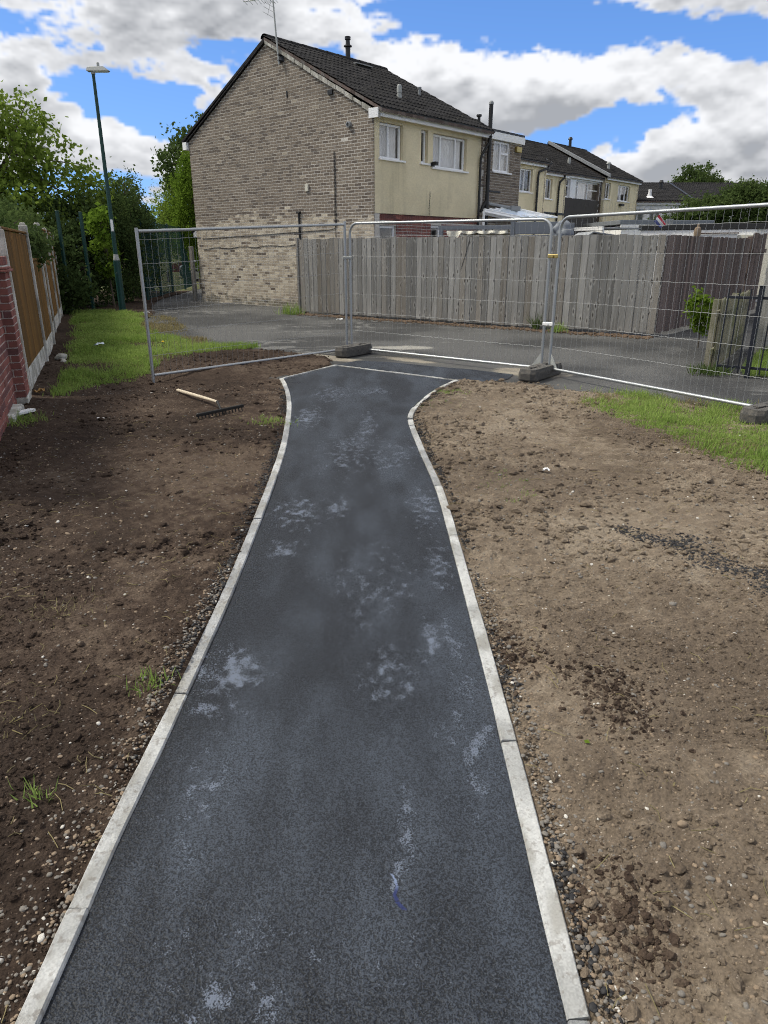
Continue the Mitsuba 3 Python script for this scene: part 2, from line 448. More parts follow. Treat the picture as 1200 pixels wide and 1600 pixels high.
def ground_colour(p, n, uv):
    a = fbm(p.x * .5, p.y * .5, 2., 4)
    c = mix(C(.050, .068, .022), C(.085, .088, .034), a) * (.6 + .7 * noise(p.x * 30, p.y * 30, 2.))
    return mix(c, C(.115, .088, .055), .6 * smoothstep(.56, .66, fbm(p.x * 1.1 + 5, p.y * 1.1, 4., 3)))


procmat('turf', ground_colour, .95)


def leaf(key, a, b, trans=.55):
    def f(p, n, uv):
        return mix(C(*a), C(*b), noise(p.x * 1.3, p.y * 1.3, p.z * 1.3) * .5 + .5 * noise(p.x * 11, p.y * 11, p.z * 11))
    scene[key] = {'type': 'principledthin', 'base_color': proc(f), 'roughness': .55, 'diff_trans': 2 * trans, 'spec_trans': 0.0, 'eta': 1.4}


leaf('leaf_sycamore', (.095, .155, .028), (.250, .330, .065), .55)
leaf('leaf_dark', (.034, .060, .022), (.095, .135, .046), .4)
leaf('leaf_mid', (.045, .078, .024), (.120, .165, .055), .42)
leaf('leaf_bright', (.080, .150, .018), (.190, .280, .040), .5)
leaf('grass_green', (.170, .275, .050), (.360, .460, .140), .4)
leaf('grass_dry', (.230, .190, .090), (.330, .290, .160), .3)
procmat('bark', lambda p, n, uv: mix(C(.06, .048, .036), C(.15, .125, .098), fbm(p.x * 14, p.y * 14, p.z * 4, 3)), .95)
plain('upvc', (.78, .78, .79), .35)
plain('white_paint', (.80, .80, .80), .6)
plain('hanging_tile', (.055, .050, .047), .8)
plain('grey_paint', (.16, .175, .20), .6)
plain('black_plastic', (.018, .018, .019), .45)
plain('curtain', (.50, .50, .50), .9)
plain('green_paint', (.009, .046, .040), .5)
plain('lamp_grey', (.34, .35, .34), .5)
plain('lead', (.24, .25, .26), .6)
plain('black_paint', (.012, .014, .022), .45)
plain('rake_steel', (.020, .019, .018), .6, .4)
plain('handle_wood', (.50, .43, .33), .7)
plain('wire_steel', (.34, .35, .36), .6, .35)
plain('brass', (.46, .36, .14), .4, .8)
plain('canvas', (.52, .50, .43), .9)
plain('terracotta', (.32, .19, .07), .7)
plain('pebble_tan', (.22, .165, .115), .8)
plain('pebble_grey', (.165, .150, .132), .8)
plain('pebble_white', (.50, .475, .43), .8)
plain('pebble_brown', (.100, .068, .045), .9)
plain('pebble_black', (.022, .021, .022), .7)
plain('flag_red', (.55, .06, .09), .8)
plain('flag_blue', (.10, .12, .32), .8)
plain('car_red', (.16, .012, .014), .3, clearcoat=.8)
plain('car_silver', (.42, .45, .48), .3, .4, clearcoat=.8)
plain('car_glass', (.03, .035, .04), .08)
plain('yellow', (.75, .50, .02), .6)
scene['pane'] = {'type': 'thindielectric', 'int_ior': 1.5}
scene['plastic_clear'] = {'type': 'twosided', 'bsdf': {'type': 'principled', 'base_color': {'type': 'rgb', 'value': [.55, .62, .68]}, 'roughness': .15, 'specular': .8}}

# ------------------------------------------------------------------ ground plan
LK = np.array([(-.760, -2.), (-.764, 1.036), (-.771, 1.5), (-.760, 2.1), (-.757, 2.85), (-.776, 3.87), (-.832, 5.45), (-.957, 6.96), (-1.058, 7.77), (-1.325, 9.13)])
RK = np.array([(.420, -2.), (.420, 1.036), (.421, 1.52), (.422, 1.90), (.420, 2.41), (.410, 3.26), (.392, 4.44), (.306, 5.80), (.258, 6.80), (.290, 7.12), (.372, 7.49), (.600, 8.25), (.938, 9.01)])
END = np.array([(-1.325, 9.13), (-.69, 10.27)])
SILL = np.array([(-.69, 10.27), (.938, 9.01)])


def smooth_line(P, step=.05, keep=()):
    d = np.r_[0, np.cumsum(np.linalg.norm(np.diff(P, axis=0), axis=1))]
    from scipy.interpolate import PchipInterpolator
    s = np.linspace(0, d[-1], max(2, int(d[-1] / step)))
    return np.stack([PchipInterpolator(d, P[:, k])(s) for k in (0, 1)], 1)


LKs, RKs = smooth_line(LK), smooth_line(RK)
path_poly = Polygon(np.vstack([LKs, END[1:], SILL[1:], RKs[::-1]])).buffer(0)
lx = lambda y: np.interp(y, np.r_[LKs[:, 1], 10.27, 11.15, 12.15, 12.6, 14.0], np.r_[LKs[:, 0], -.69, -.80, -2.35, -3.1, -5.2])
rx = lambda y: np.interp(y, RKs[:, 1], RKs[:, 0])


def soil_height(x, y):
    p = np.stack([x, y, np.zeros_like(x)], -1)
    h = .055 * (meshkit.fbm(p * 1.3 + 4, 3, 2) - .5) + .034 * (meshkit.fbm(p * 6, 4, 3) - .5) + .019 * (meshkit.fbm(p * 28, 3, 4) - .5) + .010 * (meshkit.noise(p * 62, 5) - .5)
    ridge = .016 * np.sin((y * 1.0 + x * .35) * 2 * np.pi / .17 + 3 * meshkit.noise(p * 2.2, 9)) * np.clip((x - 1.3) / .5, 0, 1) * np.clip((y - 4.0) / 1.0, 0, 1) * np.clip((7.6 - y) / 1.0, 0, 1)
    post = -.10 * np.exp(-((x + 3.0) / .9) ** 2 - ((y - 9.3) / .8) ** 2)
    return .012 + h + ridge + post


# land reaching the horizon
R_ = 1500
struct('ground', (np.array([[-R_, -R_, -.22], [R_, -R_, -.22], [R_, R_, -.22], [-R_, R_, -.22]]), np.array([[0, 1, 2], [0, 2, 3]])), 'turf', 'grassy land far beyond the houses')
lawn_l = Polygon([(-3.75, 7.9), (-3.5, 8.7), (-3.35, 9.6), (-3.3, 10.6), (-2.75, 11.55), (-2.15, 12.2), (-2.75, 12.45), (-3.4, 12.9), (-4.35, 14.0), (-5.25, 15.4), (-5.75, 17.2), (-6.2, 18.7), (-7.3, 19.4), (-8.25, 19.5), (-7.35, 17.2), (-6.55, 15.4), (-5.35, 12.2), (-4.60, 10.4), (-3.98, 8.8)])
lawn_r = Polygon([(2.34, 8.25), (2.28, 7.5), (2.35, 6.75), (2.62, 6.1), (2.62, 5.5), (2.75, 5.05), (3.2, 4.75), (4.2, 4.3), (6.5, 4.3), (6.5, 5.4), (5.2, 6.3), (3.96, 7.25), (3.1, 7.85)])
soil_l = Polygon([(-12, -2)] + [tuple(q) for q in LKs[::4]] + [(-1.325, 9.13), (-.69, 10.27), (-.80, 11.15), (-1.5, 11.75), (-2.35, 12.15), (-3.4, 12.9), (-4.35, 14.0), (-5.25, 15.4), (-5.85, 17.6), (-6.1, 19.2), (-6.9, 21.5), (-7.6, 24.5), (-8.0, 30), (-12, 30)]).buffer(0)
soil_r = Polygon([tuple(q) for q in RKs[::4]] + [(.938, 9.01), (1.77, 8.87), (2.3, 8.3), (3.1, 7.85), (3.96, 7.25), (5.2, 6.3), (6.5, 5.4), (8.5, 3.5), (8.5, -2)]).buffer(0)
all_ = Polygon([(-14, -3), (12, -3), (14, 12), (12, 26), (-5, 40), (-14, 40)])
road_poly = all_.difference(soil_l.buffer(-.25)).difference(soil_r.buffer(-.25)).difference(path_poly.buffer(.02)).buffer(0)
struct('road', merge([sheet(g, -.014) for g in getattr(road_poly, 'geoms', [road_poly]) if g.area > .01]), 'old_road', 'worn grey tarmac lane with pale dusty streaks and spilled sand')


def soil_mesh(side, poly, ys, us, limit):
    y, u = np.meshgrid(ys, us, indexing='ij')
    x = lx(y) - u - .02 if side == 'l' else rx(y) + u + .02
    z = soil_height(x, y)
    z = z * np.clip(.25 + u / .12, 0, 1) - .004 * (u < .06)
    pts = shapely.points(x.ravel(), y.ravel())
    shapely.prepare(poly)
    inside = shapely.contains(poly, pts).reshape(x.shape)
    near = inside.copy()
    dist = np.full(x.shape, 9.)
    far = np.zeros_like(inside)
    far[y > limit] = True
    k = np.nonzero(far.ravel())[0]
    bd = shapely.distance(pts[k], poly.exterior)
    sd = np.where(inside.ravel()[k], bd, -bd)
    dist.ravel()[k] = sd
    wob = .5 * (meshkit.fbm(np.stack([x, y, x * 0], -1) * 3.0, 4, 77) - .5)
    fade = np.clip((dist + wob + .06) / .16, 0, 1)
    edge = (u > .10) | (y > 9.2)
    z = np.where(edge, z * fade - .05 * (1 - fade), z)
    keep = (dist + wob > -.10)
    n, m = x.shape
    i, j = np.meshgrid(np.arange(n - 1), np.arange(m - 1), indexing='ij')
    a, b, c, d = i * m + j, i * m + j + 1, (i + 1) * m + j + 1, (i + 1) * m + j
    q = np.stack([a, b, c, d], -1).reshape(-1, 4)
    kk = keep.ravel()
    q = q[kk[q].all(1)]
    f = np.vstack([q[:, [0, 1, 2]], q[:, [0, 2, 3]]])
    if side == 'l':
        f = f[:, ::-1]
    v = np.stack([x, y, z], -1).reshape(-1, 3)
    used = np.unique(f)
    re = np.full(len(v), -1); re[used] = np.arange(len(used))
    return v[used], re[f]


def steps(a, b, h0, h1):
    out = [a]
    while out[-1] < b:
        out.append(out[-1] + h0 + (h1 - h0) * (out[-1] - a) / (b - a))
    return np.array(out)


ul = steps(0, 7.5, .010, .06)
struct('soil', merge([soil_mesh('l', soil_l, steps(.2, 9.2, .010, .034), ul, 8.2), soil_mesh('l', soil_l, steps(9.2, 13.9, .034, .05), ul, 0), soil_mesh('l', soil_l, np.array([-2, -.5, .2]), ul[::6], 30)]),
       'soil_dark', 'dark brown freshly raked soil left of the path', smooth=True)
ur = steps(0, 6.0, .010, .06)
struct('soil', merge([soil_mesh('r', soil_r, steps(.2, 9.25, .010, .034), ur, 6.0), soil_mesh('r', soil_r, np.array([-2, -.5, .2]), ur[::6], 30)]),
       'soil_light', 'dry light brown soil with pebbles right of the path', smooth=True)

# far left ground: litter under the hedge, verge beyond the lane
litter = Polygon([(-3.6, 7.2), (-4.3, 8.5), (-5.3, 11.2), (-6.6, 14.6), (-7.9, 17.6), (-7.6, 19.3), (-5.95, 18.9), (-6.2, 20.2), (-6.9, 22.6), (-7.5, 25.5), (-7.9, 30), (-14, 30), (-14, 7)])
gx, gy = np.meshgrid(np.arange(-14, -3.4, .12), np.arange(13.6, 31, .12))
gz = soil_height(gx, gy) * .8 - .004
vg = np.stack([gx, gy, gz], -1).reshape(-1, 3)
n_, m_ = gx.shape
i, j = np.meshgrid(np.arange(n_ - 1), np.arange(m_ - 1), indexing='ij')
qd = np.stack([i * m_ + j, i * m_ + j + 1, (i + 1) * m_ + j + 1, (i + 1) * m_ + j], -1).reshape(-1, 4)
cen = vg[qd].mean(1)
inl = shapely.contains(soil_l.buffer(.05), shapely.points(cen[:, 0], cen[:, 1]))
struct('leaf_litter', (vg, qd[inl]), 'soil_dark', 'dark earth and litter under the hedge and along the left fence', smooth=True)
verge = Polygon([(-8.0, 30), (-7.9, 34), (-8.4, 60), (-40, 60), (-40, 30)])
struct('grass_verge', sheet(verge, -.006), 'turf', 'distant grass verge beyond the footpath')

# path: asphalt sheet, edging stones
pv = []
ys = np.r_[np.linspace(-2, 9.1, 220)]
L_, R2 = np.interp(ys, LKs[:, 1], LKs[:, 0]) + .026, np.interp(ys, RKs[:, 1], RKs[:, 0]) - .026
tt = np.linspace(0, 1, 15)
X = L_[:, None] * (1 - tt) + R2[:, None] * tt
Z = .006 * (meshkit.fbm(np.stack([X, ys[:, None] + 0 * X, X * 0], -1) * 1.2, 2, 8) - .5)
edge_w = .004 * (meshkit.noise(np.stack([ys * 9, ys * 0, ys * 0], -1), 4) - .5)
X[:, 0] += edge_w * 2; X[:, -1] += edge_w[::-1] * 2
body = np.stack([X, ys[:, None] + 0 * X, Z], -1).reshape(-1, 3)
i, j = np.meshgrid(np.arange(len(ys) - 1), np.arange(14), indexing='ij')
bq = np.stack([i * 15 + j, i * 15 + j + 1, (i + 1) * 15 + j + 1, (i + 1) * 15 + j], -1).reshape(-1, 4)
head = Polygon([(-1.285, 9.1), (-.66, 10.22), (.90, 9.02), (.905, 8.98), (.90, 9.1)]).buffer(0)
headp = Polygon([tuple(X[-1, 0:1]) + (9.1,), (-.665, 10.22), (.895, 9.01), tuple(X[-1, -1:]) + (9.1,)]) if False else Polygon([(float(X[-1, 0]), 9.1), (-.672, 10.222), (.905, 9.005)])
k9 = np.nonzero(ys > 8.85)[0][0]
hv, hf = sheet(Polygon([(float(X[k9, 0]), float(ys[k9])), (float(X[k9, -1]), float(ys[k9])), (.905, 9.003), (-.672, 10.222), (-1.292, 9.13)]), .0)
nb = (k9) * 14
struct('path', merge([(body, bq[(i < k9).ravel()]), (hv, hf)]), 'new_asphalt', 'newly laid dark asphalt footpath with pale dusty scuffs', smooth=True)
struct('tarmac_ramp', sheet(Polygon([(-.70, 10.36), (-.39, 10.80), (.10, 10.62), (.74, 10.20), (1.25, 9.92), (1.74, 9.50), (1.60, 9.15), (1.34, 8.93), (.96, 9.07)]), -.004), 'new_asphalt', 'thin strip of fresh tarmac joining the path to the lane')


def edging(line, width, phase=.0, length=.915, gap=.006, top=.013):
    d = np.r_[0, np.cumsum(np.linalg.norm(np.diff(line, axis=0), axis=1))]
    at = lambda s: np.stack([np.interp(s, d, line[:, 0]), np.interp(s, d, line[:, 1])], -1)
    s = -phase
    while s < d[-1] - .03:
        a, b = max(s, 0) + gap / 2, min(s + length, d[-1]) - gap / 2
        s += length
        if b - a < .04:
            continue
        ss = np.linspace(a, b, max(3, int((b - a) / .06)))
        c = at(ss)
        t = np.gradient(c, axis=0); t /= np.linalg.norm(t, axis=1, keepdims=True)
        nr = np.stack([t[:, 1], -t[:, 0]], -1)
        prof = np.array([(-.5, -.12), (-.5, -.006), (-.42, 0), (.42, 0), (.5, -.006), (.5, -.12)])
        tilt = rng.normal(0, .006)
        zt = top + rng.normal(0, .0025)
        w = 1 + .10 * (meshkit.noise(np.stack([ss * 7, ss * 0 + width * 50, ss * 0], -1), 3) - .5)
        P = np.concatenate([c[:, None] + nr[:, None] * (prof[None, :, :1] * width * w[:, None, None]), np.broadcast_to(zt + prof[None, :, 1:] + tilt * prof[None, :, :1], (len(ss), 6, 1))], -1)
        P[:, 1:5, 2] += (.004 * (meshkit.noise(P[:, 1:5] * 18, 6) - .5))
        P[[0, -1], 1:5, 2] -= .002
        v = P.reshape(-1, 3)
        i, j = np.meshgrid(np.arange(len(ss) - 1), np.arange(5), indexing='ij')
        q = np.stack([i * 6 + j, (i + 1) * 6 + j, (i + 1) * 6 + j + 1, i * 6 + j + 1], -1).reshape(-1, 4)
        f = np.vstack([q[:, [0, 1, 2]], q[:, [0, 2, 3]], [[0, k, k + 1] for k in range(1, 5)], [[len(v) - 6, len(v) - 6 + k + 1, len(v) - 6 + k] for k in range(1, 5)]])
        put('edging_stone', (v, f), 'kerb_concrete', 'path', smooth=30)


edging(LKs, .052, .35)
edging(RKs[RKs[:, 1] < 6.78], .052, .62)
edging(smooth_line(RKs[RKs[:, 1] >= 6.78], .04), .052, 0, .50)
edging(np.linspace(END[0] + [.01, .03], END[1], 12), .050)
edging(np.linspace(SILL[0] + [.03, -.01], SILL[1], 12), .034, 0, .915, .006, .009)


# ------------------------------------------------------------------ houses
HF = Frame((-.25, 19.14), (.6585, .7526))
GF = Frame(HF.o - HF.n * 7.62, HF.n)         # the gable wall, s from its left corner


def brick_cells(fr, s0, s1, z0, z1, holes=(), bl=.225, bh=.075):
    """(s_a, s_b, z) of the bricks of a stretcher bonded face; s0 and s1 may depend on z."""
    c0, sg = fr.o @ fr.e, (1 if fr.n[1] <= 0 else -1)
    f0 = s0 if callable(s0) else (lambda z: s0)
    f1 = s1 if callable(s1) else (lambda z: s1)
    out = []
    for row in range(math.ceil(z0 / bh - 1e-6), math.floor(z1 / bh + 1e-6)):
        z = (row + .5) * bh
        a_, b_ = f0(z), f1(z)
        if b_ - a_ < .05:
            continue
        odd = row % 2
        lo, hi = sorted((sg * (a_ + c0) / bl + .5 * odd + .25, sg * (b_ + c0) / bl + .5 * odd + .25))
        edges = sorted(sg * (k - .25 - .5 * odd) * bl - c0 for k in range(math.floor(lo), math.floor(hi) + 2))
        for a, b in zip(edges[:-1], edges[1:]):
            a, b = max(a, a_), min(b, b_)
            spans = [(a, b)]
            for h0, h1, g0, g1 in holes:
                if g0 - bh / 2 < z < g1 + bh / 2:
                    spans = [q for x, y in spans for q in ((x, min(y, h0)), (max(x, h1), y)) if q[1] - q[0] > 0]
            out += [(x, y, row * bh) for x, y in spans if y - x > .02]
    return out


LOCAL = Frame((0, 0), (1, 0))
LOCAL.n = np.array([0., 1.])


def bricks(fr, cells, bsdf, parent, t=0.0, depth=.03, most=300, near=None, bl=.225, bh=.075, j=.006):
    """The nearest bricks as parts of their own, the rest as one part."""
    cells = sorted(cells, key=(near or (lambda c: 0)))
    full = None
    for a, b, z in cells[:most]:
        if b - a > bl - .001:
            if full is None:
                full = mikit.ply(bevel(LOCAL, j, bl - j, -depth, 0, j, bh - j, .003), bsdf)
            key = numbered(parent + '__brick')
            scene[key] = {**full, 'to_world': fr.m(a, t + rng.normal(0, .0012), z)}
        else:
            put('brick', box(fr, a + j, b - j, t - depth, t + rng.normal(0, .0012), z + j, z + bh - j), bsdf, parent)
    rest = [box(fr, a + j, b - j, t - depth, t + rng.normal(0, .0012), z + j, z + bh - j) for a, b, z in cells[most:]]
    if rest:
        put('brickwork', merge(rest), bsdf, parent, kind='stuff')


def window(fr, parent, s0, s1, z0, z1, t=-.09, mull=(), trans=(), curtain=None, sill=True, name='window', bar=.05):
    """mull: fractions across for upright bars; trans: (from, to, height fraction) crossbars."""
    w, h = s1 - s0, z1 - z0
    P = [box(fr, s0, s1, t - .05, t, z0, z0 + bar), box(fr, s0, s1, t - .05, t, z1 - bar, z1), box(fr, s0, s0 + bar, t - .05, t, z0 + bar, z1 - bar), box(fr, s1 - bar, s1, t - .05, t, z0 + bar, z1 - bar)]
    for m in mull:
        P.append(box(fr, s0 + m * w - bar / 2, s0 + m * w + bar / 2, t - .05, t + .004, z0 + bar, z1 - bar))
    for a, b, f in trans:
        P.append(box(fr, s0 + a * w + bar / 2, s0 + b * w - bar / 2, t - .05, t + .007, z0 + f * h - bar / 2, z0 + f * h + bar / 2))
    k = put(name, merge(P), 'upvc', parent)
    e = [0, *mull, 1]
    for a, b in zip(e[:-1], e[1:]):
        v = fr.w(np.array([[s0 + a * w + .02, t - .028, z0 + .03], [s0 + b * w - .02, t - .028, z0 + .03], [s0 + b * w - .02, t - .028, z1 - .03], [s0 + a * w + .02, t - .028, z1 - .03]]))
        put('pane', (v, np.array([[0, 1, 2], [0, 2, 3]])), 'pane', k)
    if sill:
        put('sill', box(fr, s0 - .06, s1 + .08, t - .04, .05, z0 - .045, z0 - .003), 'upvc', k)
    if curtain:
        for a, b in curtain:
            ss = np.linspace(s0 + a * w, s0 + b * w, 40)
            tt = t - .13 + .02 * np.sin(np.arange(40) * 1.9)
            v = np.concatenate([fr.w(np.stack([ss, tt, ss * 0 + z], -1)) for z in (z0 + .02, z1 - .02)])
            i = np.arange(39)
            put('curtain', (v, np.stack([i, i + 1, i + 41, i + 40], 1)), 'curtain', k, smooth=True)
    return k


def tile_base(w=.3, length=.36):
    u = np.linspace(0, 1, 11)
    prof = .022 * np.clip(np.cos(2 * np.pi * 2 * (u - .125)), -.15, 1)
    V = [np.stack([u * (w - .004), u * 0 + y, prof + h], -1) for y, h in ((0, .006), (0, .034), (length, .012))]
    n = len(u)
    F = []
    for r in range(2):
        for i in range(n - 1):
            F += [[r * n + i, r * n + i + 1, (r + 1) * n + i + 1], [r * n + i, (r + 1) * n + i + 1, (r + 1) * n + i]]
    return np.vstack(V), np.array(F)


TILE = tile_base()


def roof(fr, parent, s0, s1, te, tr, ze, zr, parts=False, bsdf='roof_tile', back=True, w=.3):
    L = math.hypot(te - tr, zr - ze)
    up = np.array([*((tr - te) / L * fr.n), (zr - ze) / L])
    al = np.array([*fr.e, 0])
    nm = np.cross(al, up)
    nm *= np.sign(nm[2])
    sl = lambda t, d: np.array([t, d])
    # deck under the tiles, both slopes
    for sgn in (1, -1) if back else (1,):
        ta = te if sgn > 0 else 2 * tr - te
        P = np.array([[s, t, z + d] for s in (s0, s1) for t, z in ((ta, ze), (tr, zr)) for d in (-.08, -.012)])
        put('roof_deck', (fr.w(P), BOXF), 'roof_tile' if sgn < 0 else 'brown_board', parent)
    rows = int(round(L / .335)); gauge = L / rows
    cols = max(1, int(round((s1 - s0) / w))); cw = (s1 - s0) / cols
    base = tile_base(cw, gauge + .04)
    d0 = mikit.ply(base, bsdf, smooth=50) if parts else None
    rest = []
    for r in range(rows):
        for c in range(cols):
            o = fr.w(np.array([s0 + c * cw, te, ze])) + up * (r * gauge + rng.normal(0, .003)) + nm * rng.normal(0, .003)
            tilt = rng.normal(0, .006)
            M = np.eye(4); M[:3, 0], M[:3, 1], M[:3, 2], M[:3, 3] = al + tilt * up, up, nm, o
            if parts:
                key = numbered(parent + '__roof_tile')
                scene[key] = {**d0, 'to_world': T(M)}
            else:
                rest.append((base[0] @ M[:3, :3].T + o, base[1]))
    if rest:
        put('roof_tiles', merge(rest), bsdf, parent, kind='stuff')
    # ridge
    q = np.linspace(0, np.pi, 9)
    x = s0
    while x < s1 - .02:
        b = min(x + .45, s1)
        a0, r0 = x, .125
        P = np.array([[s, tr + rr * np.cos(t), zr - .035 + rr * np.sin(t) * .85] for s, rr in ((a0, .13), (b - .012, .122)) for t in q])
        i = np.arange(8)
        put('ridge_tile', (fr.w(P), np.stack([i, i + 1, i + 10, i + 9], 1)), bsdf, parent, smooth=True)
        x = b


def wall(fr, parent, poly, t0, t1, bsdf, name='wall', label=None):
    return put(name, prism(fr, poly, t0, t1), bsdf, parent, label=label)


def rect(a, b, c, d, holes=()):
    return Polygon([(a, c), (b, c), (b, d), (a, d)], [[(h0, g0), (h1, g0), (h1, g1), (h0, g1)] for h0, h1, g0, g1 in holes])


# ---- the end house
H1 = thing('terraced_house', 'end house with a tall brown brick gable wall and a cream rendered upper floor', 'house')
GH, GZ, GT = 7.62, 4.66, 6.66
gl = lambda z: 0.0 if z < GZ else (z - GZ) / (GT - GZ) * GH / 2
gr = lambda z: GH - gl(z)
gpoly = Polygon([(0.01, -.2), (GH - .01, -.2), (GH - .01, GZ), (GH / 2, GT), (.01, GZ)])
gw = wall(GF, H1, gpoly, -.22, -.0035, 'mortar', 'gable_wall', 'tall brown brick gable with paler bricks low down')
cells = brick_cells(GF, gl, gr, -.1, 6.6)
bricks(GF, cells, 'brown_brick', gw, near=lambda c: -c[0] * .8 + abs(c[2] - 3.4) if c[2] > 1.9 else 99, j=.0065)
holes1 = [(.21, 1.12, 3.68, 4.50), (1.85, 2.14, 3.70, 4.50), (2.36, 3.92, 3.62, 4.47)]
wall(HF, H1, rect(.03, 4.62, 2.44, 4.62, holes1), -.14, 0.0, 'cream_render', 'rendered_wall', 'cream rough render stained by streaks of damp')
low = wall(HF, H1, rect(.02, 4.95, -.2, 2.44, [(.23, .90, 0, 2.16), (2.39, 2.86, 1.1, 2.21)]), -.25, -.048, 'mortar', 'brick_wall', 'dark red brick wall of the ground floor')
bricks(HF, brick_cells(HF, .03, 4.94, 1.5, 2.28, [(.23, .90, 0, 2.16), (2.39, 2.86, 1.1, 2.21)]), 'red_brick', low, t=-.04, most=220)
for k in range(65):
    put('soldier_brick', box(HF, .035 + k * .0745, .099 + k * .0745, -.07, -.038 + rng.normal(0, .001), 2.282, 2.432), 'red_brick', low)
strip = wall(HF, H1, rect(4.63, 4.95, 2.44, 4.7), -.2, -.012, 'mortar', 'brick_pier', 'narrow strip of dark brick beside the render')
bricks(HF, brick_cells(HF, 4.63, 4.95, 2.45, 4.66), 'brown_brick', strip, j=.0055)
window(HF, H1, .23, 1.10, 3.70, 4.49, mull=(.46,), curtain=[(.03, .97)])
window(HF, H1, 1.86, 2.13, 3.72, 4.49, curtain=[])
window(HF, H1, 2.37, 3.91, 3.65, 4.46, mull=(.27, .72), curtain=[(.02, .99)])
window(HF, H1, .24, .89, .1, 2.15, t=-.10, sill=False, name='door')
window(HF, H1, 2.40, 2.85, 1.1, 2.20, t=-.10, sill=False)
put('back_wall', box(HF, .23, 4.79, -7.60, -7.4, -.2, 4.62), 'mortar', H1)
put('party_wall', prism(Frame(HF.o + HF.e * 4.7 - HF.n * 7.62, HF.n), Polygon([(0, -.2), (GH, -.2), (GH, GZ), (GH / 2, GT), (0, GZ)]), -.1, .02), 'mortar', H1)
fas = put('fascia', bevel(HF, -.06, 4.80, .16, .20, 4.565, 4.715), 'upvc', H1)
put('soffit', box(HF, -.058, 4.79, .002, .16, 4.60, 4.615), 'upvc', fas)
put('end_box', bevel(HF, -.075, -.03, -.10, .205, 4.53, 4.74), 'upvc', fas)
put('left_box', bevel(HF, -.07, .2, -7.86, -7.66, 4.45, 4.66), 'upvc', H1)
g_ = np.linspace(np.pi, 2 * np.pi, 8)
put('gutter', merge([tube([HF.w(np.array([s, .262, 4.735])) for s in (-.02, 2.4, 4.86)], .042, 10)]), 'black_plastic', H1, smooth=40)
roof(HF, H1, -.05, 4.80, .30, -3.81, 4.73, 6.80, parts=True)
# cement verge and dark verge on the gable slopes
for a, b, nm, bs in (((7.84, 4.61), (3.81, 6.735), 'cement_verge', 'post_concrete'), ((3.81, 6.735), (-.24, 4.60), 'dark_verge', 'roof_tile')):
    n_ = 14
    for k in range(n_):
        f0, f1 = k / n_, (k + 1) / n_ - .006
        p0 = np.array(a) * (1 - f0) + np.array(b) * f0; p1 = np.array(a) * (1 - f1) + np.array(b) * f1
        th = .075 + rng.random() * .03 if bs == 'post_concrete' else .055
        j0 = rng.normal(0, .012)
        j0 = j0 if bs == 'post_concrete' else -.02
        P = [(p0[0], p0[1] + j0), (p1[0], p1[1] + j0), (p1[0], p1[1] - th), (p0[0], p0[1] - th)]
        put(nm, prism(GF, Polygon(P), .002, .055 if bs == 'post_concrete' else .06), bs, H1)
flue = lathe([(0, 0), (.075, 0), (.07, .38), (.12, .40), (.115, .43), (.065, .45), (.06, .56), (.085, .575), (.085, .65), (0, .66)], HF.w(np.array([3.1, -3.78, 6.72])))
put('ridge_flue', flue, 'black_plastic', H1, smooth=30)
put('lead_flashing', bevel(HF, 2.85, 3.55, -3.5, -3.2, 6.585, 6.61), 'lead', H1)
o = HF.w(np.array([1.96, -.85, 5.10]))
fl = put('silver_flue', lathe([(0, 0), (.065, 0), (.065, .30), (.055, .301), (.055, .34), (.065, .341), (.065, .48), (.04, .53), (0, .54)], o), 'lamp_grey', H1, smooth=30)
put('lead_slate', box(HF, 1.75, 2.65, -.95, -.55, 5.085, 5.11), 'lead', fl)
put('vent_pipe', lathe([(0, 0), (.04, 0), (.04, .20), (.06, .21), (.06, .25), (0, .26)], HF.w(np.array([3.74, -1.6, 5.66]))), 'lead', H1, smooth=30)
put('vent_pipe', lathe([(0, 0), (.04, 0), (.04, .16), (.075, .17), (.075, .22), (0, .23)], HF.w(np.array([4.6, -.1, 4.95]))), 'black_plastic', H1, smooth=30)
dp = [HF.w(np.array(q)) for q in ((4.75, .24, 4.62), (4.72, .20, 4.45), (4.55, .08, 4.12), (4.52, .07, 4.0), (4.52, .07, .3))]
put('downpipe', tube(dp, .036, 10), 'black_plastic', H1, smooth=40)
soil_p = put('soil_pipe', tube([HF.w(np.array([4.86, .12, z])) for z in (0.2, 2.8, 5.44)], .058, 12), 'black_plastic', H1, smooth=40)
put('cap', lathe([(.07, 0), (.07, .05), (.04, .09), (0, .1)], HF.w(np.array([4.86, .12, 5.43])), 10), 'lead', soil_p, smooth=40)
put('branch', tube([HF.w(np.array(q)) for q in ((4.86, .12, 2.95), (4.76, .06, 2.78), (4.70, .05, 2.62))], .05, 10), 'black_plastic', soil_p, smooth=40)
put('branch', tube([HF.w(np.array(q)) for q in ((4.86, .12, 4.72), (5.0, .12, 4.78))], .045, 10), 'black_plastic', soil_p, smooth=40)
put('security_camera', merge([bevel(HF, 2.26, 2.42, .0, .03, 3.66, 3.76), bevel(HF, 2.29, 2.39, .03, .17, 3.69, 3.77)]), 'black_plastic', H1)
put('crack_cable', tube([HF.w(np.array([2.25 + .015 * math.sin(z * 9), .006, z])) for z in np.linspace(2.45, 3.05, 9)], .006, 5), 'black_plastic', H1)
